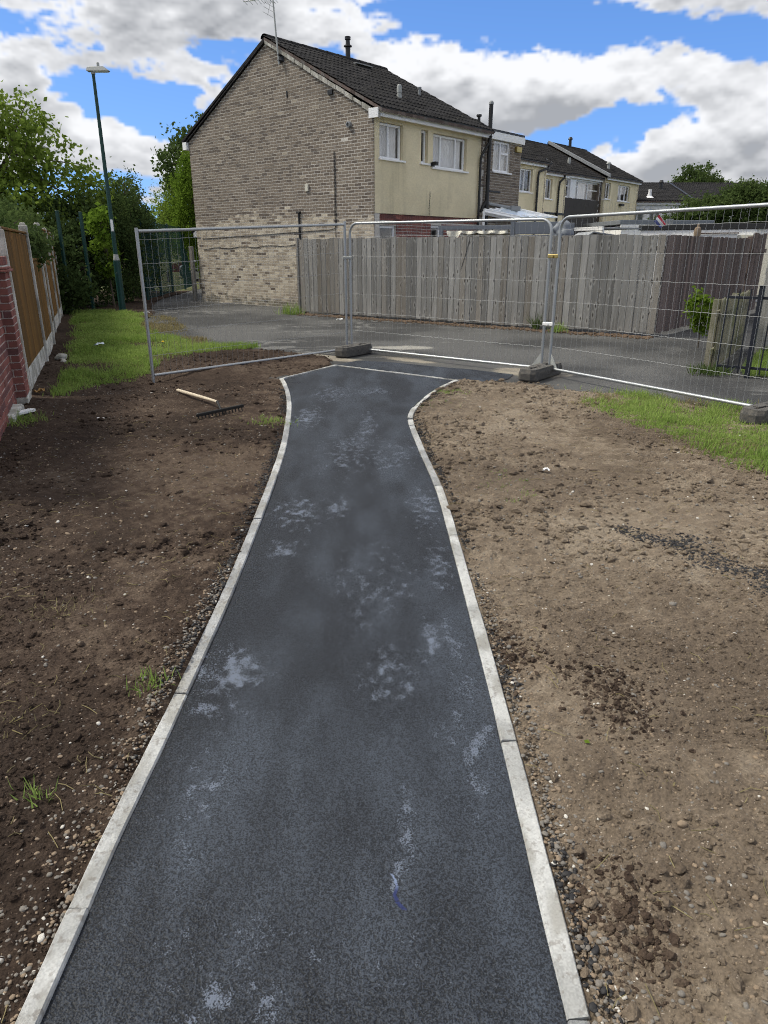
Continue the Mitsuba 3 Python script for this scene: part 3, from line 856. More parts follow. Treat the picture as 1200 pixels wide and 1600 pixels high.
# fittings on the gable
sx_ = lambda l: GH - l
put('air_vent', bevel(GF, sx_(3.07), sx_(3.03), 0, .02, 5.32, 5.48), 'black_plastic', H1)
put('alarm_box', bevel(GF, sx_(1.50), sx_(1.34), 0, .05, 5.19, 5.30), 'black_plastic', H1)
v_, f_ = lathe([(0, 0), (.07, 0), (.07, .08), (.045, .085), (.045, .03), (0, .03)], (0, 0, 0), 16)
put('flue_terminal', (GF.w(np.stack([v_[:, 0] + sx_(.79), v_[:, 2], v_[:, 1] + 4.47], -1)), f_), 'lead', H1, smooth=30)
put('socket_box', bevel(GF, sx_(2.46), sx_(2.34), 0, .04, 3.04, 3.22), 'canvas', H1)
cb = [(1.33, 3.92), (1.33, 2.18), (1.38, 2.10), (1.55, 2.07), (2.9, 2.03), (4.6, 1.97), (7.3, 1.90)]
put('cable', tube([GF.w(np.array([sx_(l), .012, z])) for l, z in cb], .009, 5), 'black_plastic', H1)
cb = [(1.36, 3.92), (1.37, 2.5), (1.36, 1.9)]
put('cable', tube([GF.w(np.array([sx_(l), .012, z])) for l, z in cb], .007, 5), 'black_plastic', H1)
cb = [(2.76, 1.75)] + [(l, 1.66 + .02 * math.sin(l * 5) - (l - 4.6) * .02) for l in np.linspace(3, 7.3, 24)]
put('cable', tube([GF.w(np.array([sx_(l), .012, z])) for l, z in cb], .007, 5), 'black_plastic', H1)
put('gas_pipe', tube([GF.w(np.array([sx_(2.74), .03, z])) for z in (1.2, 1.9, 2.54)], .028, 8), 'black_plastic', H1, smooth=40)
put('gas_pipe', tube([GF.w(np.array([sx_(l), .04, 2.53])) for l in (2.82, 2.74, 2.67)], .03, 8), 'black_plastic', H1, smooth=40)

# aerial bolted to the gable
A1 = thing('television_aerial', 'thin television aerial on a tall mast above the brick gable', 'aerial')
put('mast', tube([GF.w(np.array([sx_(l), .10, z])) for l, z in ((3.20, 6.08), (3.26, 6.7), (3.33, 7.62))], [.024, .022, .018], 8), 'lamp_grey', A1, smooth=40)
put('bracket', merge([bevel(GF, sx_(3.30), sx_(3.10), .0, .02, 6.14, 6.32), box(GF, sx_(3.24), sx_(3.17), .02, .12, 6.28, 6.31), box(GF, sx_(3.24), sx_(3.17), .02, .12, 6.15, 6.18)]), 'black_plastic', A1)
bo = lambda l, t, z: GF.w(np.array([sx_(l), t, z]))
put('boom', tube([bo(3.28, .10, 7.56), bo(4.42, .16, 7.66)], .013, 6), 'lamp_grey', A1)
for k in range(11):
    f = [.0, .09, .17, .23, .29, .35, .42, .52, .64, .80, .97][k]
    hh = .16 - .05 * f
    put('rod', tube([bo(3.30 + 1.12 * f, .11 + .05 * f + d, 7.562 + .10 * f + d * .35 * 0 + (.0 if d else 0)) + np.array([0, 0, d * .55]) for d in (-hh, 0, hh)], .006, 4), 'lamp_grey', A1)
for sg in (-1, 1):
    put('reflector', merge([tube([bo(3.36 + .03 * abs(k) * .4, .11, 7.57) + np.array([.0, 0, 0]), bo(3.36 + .16, .11 + .02, 7.57 + sg * .36)], .006, 4) for k in (0,)]
        + [tube([bo(3.37 + .16 * f - .0, .11 - .17, 7.57 + sg * .36 * f - .02), bo(3.37 + .16 * f, .11 + .17, 7.57 + sg * .36 * f + .04)], .005, 4) for f in (.2, .45, .7, .98)]), 'lamp_grey', A1)

# ---- flat roofed brick extension
E1 = thing('brick_extension', 'narrow flat roofed brick house front with one white window beside the black pipe', 'house')
hE = [(5.29, 6.20, 3.76, 4.60)]
we = wall(HF, E1, rect(4.96, 6.86, -.2, 4.62, hE), -.22, -.02, 'mortar')
bricks(HF, brick_cells(HF, 4.97, 6.85, 2.2, 4.6, hE), 'brown_brick', we, t=-.012, most=260, near=lambda c: -c[2], j=.0055)
window(HF, E1, 5.30, 6.19, 3.77, 4.58, t=-.06, mull=(.47,), trans=((.47, 1, .62),), curtain=[(.02, .98)])
put('flat_roof', box(HF, 4.97, 6.9, -4.0, .05, 4.80, 4.86), 'black_plastic', E1)
put('fascia', bevel(HF, 4.97, 6.92, .02, .06, 4.60, 4.795), 'white_paint', E1)
put('side_wall', box(HF, 6.80, 6.86, -4.3, -.23, -.2, 4.62), 'brown_brick', E1)
put('back_wall', box(HF, 4.97, 6.79, -4.3, -4.2, -.2, 4.79), 'brown_brick', E1)
put('bell_box', bevel(HF, 6.46, 6.74, -.01, .08, 4.37, 4.52, .01), 'brass', E1)
put('waste_pipe', tube([HF.w(np.array([s, .08, z])) for s, z in ((5.0, 2.86), (6.2, 2.80))], .045, 8), 'lead', E1, smooth=40)
put('waste_pipe', bevel(HF, 6.25, 6.8, .0, .12, 2.72, 2.86), 'lead', E1)
put('slot_vent', bevel(HF, 5.15, 5.75, -.01, .012, 3.19, 3.24), 'black_plastic', E1)


def simple_house(label, fr, s0, s1, t, te, tr, ze, zr, holes, bsdf='cream_render', zlow=None, mulls=None, name='terraced_house', gable=False):
    h = thing(name, label, 'house', 'terraced houses in the row')
    off = Frame(fr.o + fr.n * t, fr.e)
    wall(off, h, rect(s0, s1, zlow if zlow else -.2, ze - .06, holes), -.15, 0, bsdf)
    if zlow:
        lo = wall(off, h, rect(s0, s1, -.2, zlow - .002), -.2, -.03, 'mortar', 'brick_wall')
        bricks(off, brick_cells(off, s0 + .02, s1 - .02, zlow - .75, zlow - .01), 'red_brick', lo, t=-.02, most=140, near=lambda c: -c[2])
    for k, (a, b, c, d) in enumerate(holes):
        window(off, h, a + .01, b - .01, c + .01, d - .01, **(mulls[k] if mulls else {}))
    for s in (s0 + .1, s1 - .1):
        put('end_wall', prism(Frame(off.o + off.e * s - off.n * (2 * (t - tr)), off.n), Polygon([(0, -.2), (2 * (t - tr), -.2), (2 * (t - tr), ze - .06), (t - tr, zr - .14), (0, ze - .06)]), -.05, .05), 'brown_brick', h)
    put('back_wall', box(off, s0, s1, -2 * (t - tr), -2 * (t - tr) + .1, -.2, ze - .06), 'brown_brick', h)
    put('fascia', bevel(off, s0, s1, .12, .16, ze - .17, ze - .035), 'upvc', h)
    put('gutter', tube([off.w(np.array([s, .21, ze - .02])) for s in (s0, s1)], .05, 8), 'black_plastic', h, smooth=40)
    roof(fr, h, s0 - .03, s1 + .03, te, tr, ze, zr)
    return h, off


h2, o2 = simple_house('cream rendered house set back just right of the flat roofed brick extension', HF, 7.0, 16.1, -4.3, -4.05, -8.0, 5.08, 7.1, [(13.85, 14.95, 3.88, 4.78)], mulls=[dict(mull=(.5,), curtain=[(.0, .45)])])
put('downpipe', tube([o2.w(np.array(q)) for q in ((15.95, .22, 5.05), (15.9, .2, 4.9), (15.32, .09, 4.72), (15.28, .08, 4.5), (15.28, .08, .3))], .05, 8), 'black_plastic', h2, smooth=40)
put('floor_band', bevel(o2, 12, 16.1, -.02, .03, 3.02, 3.12), 'black_plastic', h2)
put('roof_pipe', lathe([(0, 0), (.07, 0), (.07, .35), (0, .36)], HF.w(np.array([14.2, -5.4, 5.7])), 10), 'upvc', h2, smooth=40)
h2b, o2b = simple_house('narrow cream rendered house front set deeper, between two black downpipes', HF, 16.1, 21.0, -5.9, -5.65, -9.6, 5.10, 7.15, [(18.55, 19.6, 3.90, 4.80)], mulls=[dict(mull=(.5,), curtain=[])])
put('downpipe', tube([o2b.w(np.array(q)) for q in ((20.45, .22, 5.05), (20.4, .2, 4.9), (20.2, .09, 4.72), (20.15, .08, 4.5), (20.15, .08, .3))], .05, 8), 'black_plastic', h2b, smooth=40)
put('floor_band', bevel(o2b, 16.2, 21.0, -.02, .03, 3.22, 3.32), 'black_plastic', h2b)
h3, o3 = simple_house('house clad in dark hanging tiles below a long white window', HF, 21.9, 26.6, -6.75, -6.5, -10.35, 5.30, 7.30, [(22.0, 23.04, 4.2, 5.08), (23.66, 26.6 - .05, 4.14, 5.06)], 'upvc',
                      mulls=[dict(trans=((0, 1, .62),), curtain=[], sill=False), dict(mull=(.14, .55), trans=((.55, 1, .58), (0, .14, .7)), curtain=[(.14, .55)], sill=False)])
for k in range(9):
    put('white_board', bevel(o3, 23.05, 23.65, .0, .02, 4.16 + k * .102, 4.16 + k * .102 + .094), 'upvc', h3)
hang = []
for r in range(16):
    for c_ in range(20):
        s = 21.95 + c_ * .232 + (r % 2) * .116
        if s < 26.45:
            hang.append(box(o3, s, min(s + .224, 26.58), .005, .022 + rng.normal(0, .003), 4.02 - r * .15, 4.18 - r * .15))
put('hanging_tiles', merge(hang), 'hanging_tile', h3, kind='stuff')
put('upper_band', bevel(o3, 21.9, 26.6, -.01, .03, 5.075, 5.13), 'upvc', h3)
h4, o4 = simple_house('far end house of the row with vertical cream panels over red brick', HF, 26.66, 31.3, -6.5, -6.25, -10.2, 5.43, 7.42, [(26.62 + .06, 27.45, 4.28, 5.14), (28.45, 30.1, 4.26, 5.12)], zlow=2.92,
                      mulls=[dict(mull=(.4,), curtain=[(0, .4)]), dict(mull=(.3, .7), curtain=[(.1, .6)])])
for k in range(12):
    put('panel_strip', bevel(o4, 26.75 + k * .39, 26.77 + k * .39, -.01, .012, 2.94, 4.15), 'canvas', h4)
put('security_light', bevel(o4, 28.7, 29.1, .0, .2, 4.0, 4.12), 'black_plastic', h4)
for s0, t0, z0, hh in ((29.0, -10.1, 7.2, .75), (28.8, -7.4, 5.85, .55)):
    put('roof_flue', lathe([(0, 0), (.09, 0), (.085, hh * .8), (.15, hh * .82), (.13, hh * .9), (.07, hh), (0, hh)], HF.w(np.array([s0, t0, z0])), 12), 'black_plastic' if z0 > 7 else 'lamp_grey', h4, smooth=30)
put('roof_flue', lathe([(0, 0), (.09, 0), (.085, .55), (0, .56)], HF.w(np.array([24.9, -7.9, 5.78])), 12), 'lamp_grey', h3, smooth=30)
# lead covered verges where the roofs step
for h, s, te, tr, ze, zr in ((h4, 26.62, -6.2, -10.2, 5.47, 7.47), (h3, 21.86, -6.45, -10.35, 5.34, 7.34)):
    P = np.array([[s + a, t, z + d] for a in (-.10, .06) for t, z in ((te, ze), (tr, zr)) for d in (-.10, .06)])
    put('lead_verge', (HF.w(P), BOXF), 'lead', h)

# ---- far house behind the garages
FH = Frame((15.0, 47.2), (1, .02))
fh = thing('distant_house', 'distant white clad house with a wide dark tiled roof beyond the garages', 'house')
fhol = [(.3, 1.1, 3.25, 3.95), (1.4, 2.1, 3.25, 3.95), (3.0, 4.0, 3.2, 4.0), (5.2, 6.4, 3.2, 4.0)]
wall(FH, fh, rect(-2.0, 3.2, -.2, 4.2, [h_ for h_ in fhol if h_[1] < 3.2]), -.2, 0, 'upvc')
wall(FH, fh, rect(3.25, 10, -.2, 4.2, []), -.2, -.0, 'upvc')
put('back_wall', box(FH, -2.0, 10, -8.5, -8.3, -.2, 4.3), 'upvc', fh)
for h_ in fhol[:2]:
    window(FH, fh, *h_, mull=(.5,), curtain=[])
put('fascia', bevel(FH, -2.1, 4.0, .1, .2, 4.18, 4.36), 'upvc', fh)
roof(FH, fh, -2.1, 3.95, .3, -4.2, 4.38, 5.72)
roof(FH, fh, 4.1, 10, .1, -4.6, 4.48, 5.75)
put('verge', (FH.w(np.array([[3.95 + a, t, z + d] for a in (0, .15) for t, z in ((.3, 4.40), (-4.2, 5.74)) for d in (-.12, .06)])), BOXF), 'black_plastic', fh)
put('roof_vent', lathe([(.3, 0), (.12, .08), (.1, .45), (.16, .47), (.1, .6), (0, .6)], FH.w(np.array([2.9, -2.6, 5.18])), 10), 'black_plastic', fh, smooth=30)
put('roof_vent', lathe([(.35, 0), (.14, .1), (.1, .3), (.1, .5), (0, .5)], FH.w(np.array([1.5, -.6, 4.6])), 10), 'upvc', fh, smooth=30)

# ---- garages with flat roofs
GA = Frame((8.8, 26.0), (.846, -.533))
ga = thing('garage', 'white fronted garage with a thick black roof edge behind the corner of the board fence', 'garage')
put('wall', box(GA, 0, 6.5, -5, -.12, -.2, 2.2), 'white_paint', ga)
put('roof_edge', bevel(GA, -.08, 6.6, -.10, .0, 2.20, 2.37, .01), 'black_plastic', ga)
put('roof', box(GA, -.05, 6.6, -5.2, -.11, 2.22, 2.36), 'black_plastic', ga)
put('white_board', bevel(GA, .02, 3.6, -.115, -.04, 1.99, 2.19), 'white_paint', ga)
put('brown_edge', bevel(GA, 1.75, 3.1, .02, .12, 2.06, 2.10), 'brown_board', ga)
put('door_panel', bevel(GA, 1.70, 3.05, -.02, .05, 1.6, 2.05), 'white_paint', ga)
put('brick_panel', box(GA, 3.08, 4.2, -.02, .04, .2, 2.02), 'canvas', ga)
GB = Frame((10.4, 33.2), (.995, .05))
gb = thing('garage', 'farther garage with a slim dark roof edge over a white band, left of the hedge', 'garage')
put('wall', box(GB, 0.02, 4.0, -5, -.1, -.2, 2.45), 'white_paint', gb)
put('roof_edge', bevel(GB, -.1, 4.1, -5.2, 0, 2.62, 2.80, .01), 'grey_paint', gb)
put('white_band', bevel(GB, -.05, 4.05, -.09, -.02, 2.45, 2.62), 'white_paint', gb)
put('box_end', bevel(GB, 1.95, 2.25, -.02, .06, 2.55, 2.84), 'lead', gb)

# ---- things in the gardens seen over the fence
cn = thing('lean_to', 'glazed lean-to roof with white rafters against the brick extension', 'lean-to')
qa, qb, qc, qd_ = [HF.w(np.array(q)) for q in ((4.50, .27, 2.67), (6.35, .37, 2.53), (12.2, -1.5, 2.74), (6.40, .02, 2.80))]
def quad_slab(a, b, c, d, th):
    P = np.array([a, b, c, d]); Q = P - [0, 0, th]
    return np.vstack([P, Q]), np.array([[0, 1, 2, 3], [7, 6, 5, 4], [0, 4, 5, 1], [1, 5, 6, 2], [2, 6, 7, 3], [3, 7, 4, 0]])
put('roof_sheet', quad_slab(qa, qb, qc, qd_, .02), 'plastic_clear', cn)
for f in (0, .2, .4, .6, .8, 1):
    a, b = qa * (1 - f) + qd_ * f, qb * (1 - f) + qc * f
    put('rafter', tube([a + [0, 0, .01], b + [0, 0, .01]], .028, 4), 'white_paint', cn)
put('edge_beam', merge([tube([qa - [0, 0, .07], qb - [0, 0, .07]], .07, 4)]), 'white_paint', cn)
put('post', tube([qa - [0, 0, .05], qa * [1, 1, 0] - [0, 0, .1]], .05, 4), 'white_paint', cn)
put('post', tube([qb - [0, 0, .05], qb * [1, 1, 0] - [0, 0, .1]], .05, 4), 'white_paint', cn)

PG = Frame((1.34, 17.5), (.957, -.292))
pg = thing('pergola', 'grey painted timber pergola frame behind the board fence', 'pergola')
put('beam', bevel(PG, -.08, 2.75, -.04, .04, 2.00, 2.09), 'grey_paint', pg)
for s in (-.02, 1.62):
    put('post', bevel(PG, s - .045, s + .045, -.05, .05, -.1, 1.998 if s < 1 else 2.20), 'grey_paint', pg)
put('side_panel', box(PG, 1.75, 2.72, -.03, -.01, .3, 1.88), 'curtain', pg)
put('side_rail', bevel(PG, 1.68, 2.76, -.03, .045, 1.90, 2.15), 'grey_paint', pg)
sg = thing('shade_canvas', 'scalloped cream canvas hanging on rings under the pergola beam', 'canopy')
ss = np.linspace(.12, 1.52, 57)
fz = (ss - .12) / 1.4 * 4
dip = np.abs(np.sin(np.pi * fz)) * np.where(fz < 1, .20, .035) + np.where(fz < 1, 0, .02)
V = np.concatenate([PG.w(np.stack([ss, ss * 0 + .03, 1.985 - .01 * np.abs(np.sin(np.pi * fz))], -1)), PG.w(np.stack([ss, ss * 0 + .07 + .05 * np.sin(fz * 9), 1.955 - dip], -1)), PG.w(np.stack([ss, ss * 0 - 1.6, 1.97 + 0 * ss], -1))])
i = np.arange(56)
put('cloth', (V, np.vstack([np.stack([i, i + 1, i + 58, i + 57], 1), np.stack([i, i + 114, i + 115, i + 1], 1)])), 'canvas', sg, smooth=40)
for k in range(5):
    put('ring', tube([PG.w(np.array([.12 + .35 * k, .03, z])) for z in (1.97, 2.0)], .012, 6), 'black_plastic', sg)
put('back_sheet', box(PG, .1, 1.6, -1.7, -1.6, .2, 1.95), 'canvas', sg)
tp = thing('folded_tarpaulin', 'crumpled grey sheet bundled on top of a garden frame', 'tarpaulin')
TPF = Frame((3.72, 16.6), (.96, -.28))
b_, f_ = lumpy(3, 5, .35)
put('bundle', (np.column_stack([TPF.w(np.stack([.19 + b_[:, 0] * .20, b_[:, 1] * .15, 1.95 + b_[:, 2] * .20], -1))]), f_), 'grey_paint', tp)
put('backing', bevel(TPF, .06, .42, -.22, -.12, .2, 2.12), 'grey_paint', tp)
put('stand', bevel(TPF, .12, .26, -.05, .05, -.1, 1.85), 'grey_paint', tp)
cp = thing('porch_canopy', 'white edged flat canopy on a post below the tile hung house', 'canopy')
CPF = Frame((5.88, 24.0), (.395, -.919))
put('edge', bevel(CPF, 0, 1.63, 0, .06, 2.12, 2.22), 'white_paint', cp)
put('roof', box(CPF, 0, 1.63, -1.4, -.005, 2.16, 2.2), 'lead', cp)
put('post', bevel(CPF, 1.57, 1.63, -.03, .03, -.1, 2.118), 'white_paint', cp)
sh = thing('garden_shed', 'low garden shed roof with pale edge peeping over the board fence', 'shed')
SF = Frame((4.87, 18.2), (.98, .0))
put('roof', merge([quad_slab(*[SF.w(np.array(q)) for q in ((0, .05, 1.88), (.16, .05, 1.985), (.16, -1.4, 1.985), (0, -1.4, 1.88))], .03), quad_slab(*[SF.w(np.array(q)) for q in ((.16, .05, 1.985), (.74, .05, 1.90), (.74, -1.4, 1.90), (.16, -1.4, 1.985))], .03)]), 'lead', sh)
put('wall', prism(SF, Polygon([(.03, -.1), (.70, -.1), (.70, 1.86), (.16, 1.94), (.03, 1.86)]), -1.3, 0), 'mossy_board', sh)
lt = thing('garden_lantern', 'brown lantern finial standing just behind the dark side fence', 'lantern')
put('body', lathe([(0, 1.7), (.05, 1.7), (.045, 1.9), (.085, 1.92), (.10, 2.02), (.075, 2.12), (.03, 2.15), (.035, 2.19), (0, 2.22)], (8.4, 20.3, 0), 10), 'pebble_tan', lt, smooth=30)
put('post', lathe([(0, -.1), (.045, -.1), (.045, 1.7), (0, 1.7)], (8.4, 20.3, 0), 8), 'brown_board', lt)
fg = thing('small_flag', 'small red white and blue flag on a leaning stick above the garage roof', 'flag')
p0, p1 = np.array([9.16, 25.4, 2.68]), np.array([9.56, 25.6, 2.30])
put('stick', tube([p0, p1], .008, 5), 'white_paint', fg)
for k, (bs, a, b) in enumerate((('flag_red', 0, .33), ('white_paint', .33, .66), ('flag_blue', .66, 1))):
    V = []
    for f in np.linspace(a, b, 4):
        for g in np.linspace(0, 1, 6):
            q = p0 * (1 - g * .8) + p1 * g * .8
            V.append(q + np.array([-.16 * f, .02 * math.sin(6 * f + 4 * g), -.22 * f * (1 - .5 * g)]))
    i, j = np.meshgrid(np.arange(3), np.arange(5), indexing='ij')
    put('cloth_stripe', (np.array(V), np.stack([i * 6 + j, i * 6 + j + 1, (i + 1) * 6 + j + 1, (i + 1) * 6 + j], -1).reshape(-1, 4)), bs, fg)
# ------------------------------------------------------------------ weathered board fence
WF = Frame((-2.20, 19.33), (.804, -.593))     # its n points to the camera
WL = 9.19
bf = thing('board_fence', 'tall weathered grey board fence facing the path', 'fence')
def board_edges(fr, L, w=.145):
    c0, sg = fr.o @ fr.e, (1 if fr.n[1] <= 0 else -1)
    lo, hi = sorted((sg * c0 / w, sg * (L + c0) / w))
    e = np.clip(sorted(sg * k * w - c0 for k in range(math.floor(lo), math.floor(hi) + 2)), 0, L)
    return [(a, b) for a, b in zip(e[:-1], e[1:]) if b - a > .03]


for s, s_end in board_edges(WF, WL):
    w = s_end - s
    gap = rng.uniform(.005, .013)
    z0, z1 = .05 + rng.normal(0, .012), 1.835 + rng.normal(0, .008)
    lean = rng.normal(0, .002)
    v, f = bevel(WF, s, s + w - gap, -.011, .010 + rng.normal(0, .003), z0, z1, .003)
    v = v + np.array([*WF.e, 0]) * ((v[:, 2:3] - .9) * lean) + np.array([*WF.n, 0]) * rng.normal(0, .002)
    put('board', (v, f), 'grey_board', bf)
for z in (.35, .95, 1.55):
    put('rail', bevel(WF, 0, WL, -.075, -.016, z, z + .085), 'grey_board', bf)
for s in np.arange(.05, WL, 2.4):
    put('post', bevel(WF, s, s + .09, -.17, -.08, -.3, 1.78), 'grey_board', bf)
put('end_post', bevel(WF, -.07, -.005, -.06, .03, -.1, 1.86), 'grey_board', bf)
put('wire', tube([WF.w(np.array(q)) for q in ((5.05, .016, 1.80), (5.0, .02, 1.6), (4.85, .016, 1.15))], .005, 4), 'black_plastic', bf)
SFN = Frame(WF.o + WF.e * WL, (.638, .770))
sf = thing('board_fence', 'dark brown board fence running back from the corner into shade', 'fence')
for s, s_end in board_edges(SFN, 5.86):
    v, f = bevel(SFN, s + .012 * (s == 0), s_end - .007, -.010, .010 + rng.normal(0, .003), .06 + rng.normal(0, .01), 1.825 + rng.normal(0, .006), .003)
    put('board', (v, f), 'brown_board', sf)
for z in (.35, 1.0, 1.5):
    put('rail', bevel(SFN, .08, 5.88, -.075, -.016, z, z + .085), 'brown_board', sf)
put('post', bevel(SFN, 5.88, 6.02, -.08, .04, -.2, 1.88), 'brown_board', sf)
gt = thing('board_gate', 'dark brown gate boards beyond the end post of the side fence', 'gate')
for k in range(9):
    put('board', bevel(SFN, 6.06 + k * .145, 6.06 + k * .145 + .139, -.01, .01, .08, 1.95 + .02 * math.sin(k)), 'brown_board', gt)
put('rail', bevel(SFN, 6.06, 7.36, .012, .06, 1.5, 1.6), 'brown_board', gt)
gp = thing('fence_post', 'wide grey timber plank post standing behind the black railing', 'post')
PF = Frame((6.02, 11.7), (.80, -.60))
put('plank', bevel(PF, 0, .16, -.03, .0, -.1, 1.84, .004), 'grey_board', gp)
put('plank', bevel(PF, .166, .33, -.035, -.004, -.1, 1.80, .004), 'grey_board', gp)
put('cleat', bevel(PF, -.02, .35, -.085, -.04, 1.2, 1.3, .004), 'grey_board', gp)

# picket fence and black railing
KF = Frame((4.50, 9.78), (.54, .842))
pf = thing('picket_fence', 'low mossy picket fence with rounded tops at the right', 'fence')
for k in range(20):
    s = k * .145
    th = np.linspace(0, np.pi, 8)
    zt = .90 + rng.normal(0, .012)
    poly = Polygon([(s, .02), (s + .085, .02), *[(s + .0425 + .0425 * math.cos(a), zt + .05 * math.sin(a)) for a in th]])
    put('picket', prism(KF, poly, rng.normal(0, .003), .021), 'mossy_board', pf)
for z in (.22, .72):
    put('rail', bevel(KF, -.02, 2.95, -.045, -.006, z, z + .08), 'mossy_board', pf)
for s in (.27, 2.0):
    put('post', bevel(KF, s, s + .09, -.14, -.05, -.2, .93), 'mossy_board', pf)
RF = Frame((4.44, 9.52), (.803, -.596))
rl = thing('metal_railing', 'black metal railing with plain upright bars in front of the pickets', 'railing')
for z in (.10, .975):
    put('rail', bevel(RF, 0, 3.0, -.006, .006, z, z + .035), 'black_paint', rl)
for k in range(22):
    if abs(.02 + k * .13 - .40) > .05:
        put('bar', tube([RF.w(np.array([.02 + k * .13, 0, z])) for z in (.04, 1.10)], .009, 6), 'black_paint', rl)
for s in (.37, 2.3):
    p_ = put('post', bevel(RF, s, s + .06, -.03, .03, -.1, 1.13), 'black_paint', rl)
    put('cap', bevel(RF, s - .005, s + .065, -.035, .035, 1.131, 1.145), 'black_paint', p_)

# ------------------------------------------------------------------ temporary mesh fence panels
def mesh_panel(a, b, za, zb, label, h=1.93, r=.15, feet=(0.0, 0.0), hb=None, square=False):
    t = thing('mesh_fence_panel', label, 'fence panel', 'temporary mesh fence panels')
    a, b = np.array(a, float), np.array(b, float)
    L = np.linalg.norm(b - a)
    e = (b - a) / L
    hb = h if hb is None else hb
    P = lambda s, z: np.array([*(a + e * s), za + (zb - za) * s / L + z * (h + (hb - h) * s / L) / h])
    R = .019
    if square:
        put('post', tube([P(0, z) for z in (-feet[0], 1.0, h + .02)], .021, 12), 'galvanised', t, smooth=40)
        put('post', tube([P(L, z) for z in (-feet[1], 1.0, h + .02)], .021, 12), 'galvanised', t, smooth=40)
        put('rail', tube([P(.02, h - .02), P(L - .02, h - .02)], R, 12), 'galvanised', t, smooth=40)
    else:
        arc = [(r - r * math.cos(q), h - r + r * math.sin(q)) for q in np.linspace(0, np.pi / 2, 9)]
        pts = [P(0, -feet[0]), P(0, .6), P(0, 1.2)] + [P(s, z) for s, z in arc] + [P(L * f, h) for f in (.25, .5, .75)] + [P(L - s, z) for s, z in arc[::-1]] + [P(L, 1.2), P(L, .6), P(L, -feet[1])]
        put('frame_tube', tube(pts, R, 12), 'galvanised', t, smooth=40)
    put('rail', tube([P(.02, .0), P(L - .02, .0)], R, 12), 'galvanised', t, smooth=40)
    nrm = np.array([e[1], -e[0], 0])
    for k in range(1, int(L / .09)):
        s = k * .09
        bow = .006 * math.sin(k * 1.7)
        top = h - .01 - (0 if square else max(0, r - math.sqrt(max(0, r * r - max(0, r - min(s, L - s)) ** 2))))
        put('wire', tube([P(s + bow * .3, .0) + nrm * .003, P(s + bow, h * .5) + nrm * (.003 + bow), P(s, top) + nrm * .003], .0014, 4, False), 'wire_steel', t)
    for k in range(1, 7):
        z = k * .285 - (.03 if square else 0)
        put('cross_wire', tube([P(.015, z) - nrm * .003, P(L * .33, z + .003) - nrm * .003, P(L * .66, z - .003) - nrm * .003, P(L - .015, z) - nrm * .003], .0019, 4, False), 'wire_steel', t)
    return t, P, L


pn1, P1, L1 = mesh_panel((-3.07, 9.40), (-.615, 11.86), .0, .03, 'left mesh fence panel with square corners leaning over the raked soil', h=1.80, hb=1.93, feet=(.13, .05), square=True)
pn2, P2, L2 = mesh_panel((-.535, 11.84), (2.10, 9.50), .05, .085, 'middle mesh fence panel with rounded corners closing the path end', h=1.90, hb=1.84, feet=(.0, .03))
pn3, P3, L3 = mesh_panel((2.19, 9.42), (4.03, 6.30), .09, .11, 'right mesh fence panel with rounded corners over the grass', h=1.85, feet=(.03, .05))
for t, P, s in ((pn2, P2, L2 - .1), (pn3, P3, .1)):
    q = P(s, 0); sgn = 1 if s < 1 else -1
    d = P(s + .05, 0) - q; d /= np.linalg.norm(d)
    tri = np.array([q - sgn * d * .085 + [0, 0, .0], q + sgn * d * .06, q - sgn * d * .085 + [0, 0, .20]])
    n_ = np.cross(tri[1] - tri[0], tri[2] - tri[0]); n_ /= np.linalg.norm(n_)
    put('gusset', (np.vstack([tri + n_ * .003, tri - n_ * .003]), np.array([[0, 1, 2], [5, 4, 3], [0, 3, 4], [0, 4, 1], [1, 4, 5], [1, 5, 2], [2, 5, 3], [2, 3, 0]])), 'lamp_grey', t)


def clip_on(pa, pb, z, bs, label):
    c = thing('fence_coupler', label, 'clamp')
    m = (np.array(pa) + np.array(pb)) / 2
    d = np.array(pb) - np.array(pa); d /= np.linalg.norm(d)
    cf = Frame(m[:2], d[:2])
    put('plate', bevel(cf, -.075, .075, .016, .030, z - .022, z + .022, .006), bs, c)
    put('plate', bevel(cf, -.075, .075, -.030, -.016, z - .022, z + .022, .006), bs, c)
    put('bolt', tube([cf.w(np.array([0, t, z])) for t in (-.05, .05)], .010, 8), bs, c)
    put('nut', tube([cf.w(np.array([0, t, z])) for t in (.032, .05)], .018, 6), bs, c)


clip_on(P2(L2, 1.4), P3(0, 1.4), 1.49, 'brass', 'brass coloured coupler joining the two right mesh panels high up')
clip_on(P2(L2, .6), P3(0, .6), .66, 'white_paint', 'white coupler joining the two right mesh panels low down')
clip_on(P1(L1, 1.3), P2(0, 1.3), 1.45, 'lamp_grey', 'grey coupler joining the left and middle mesh panels')


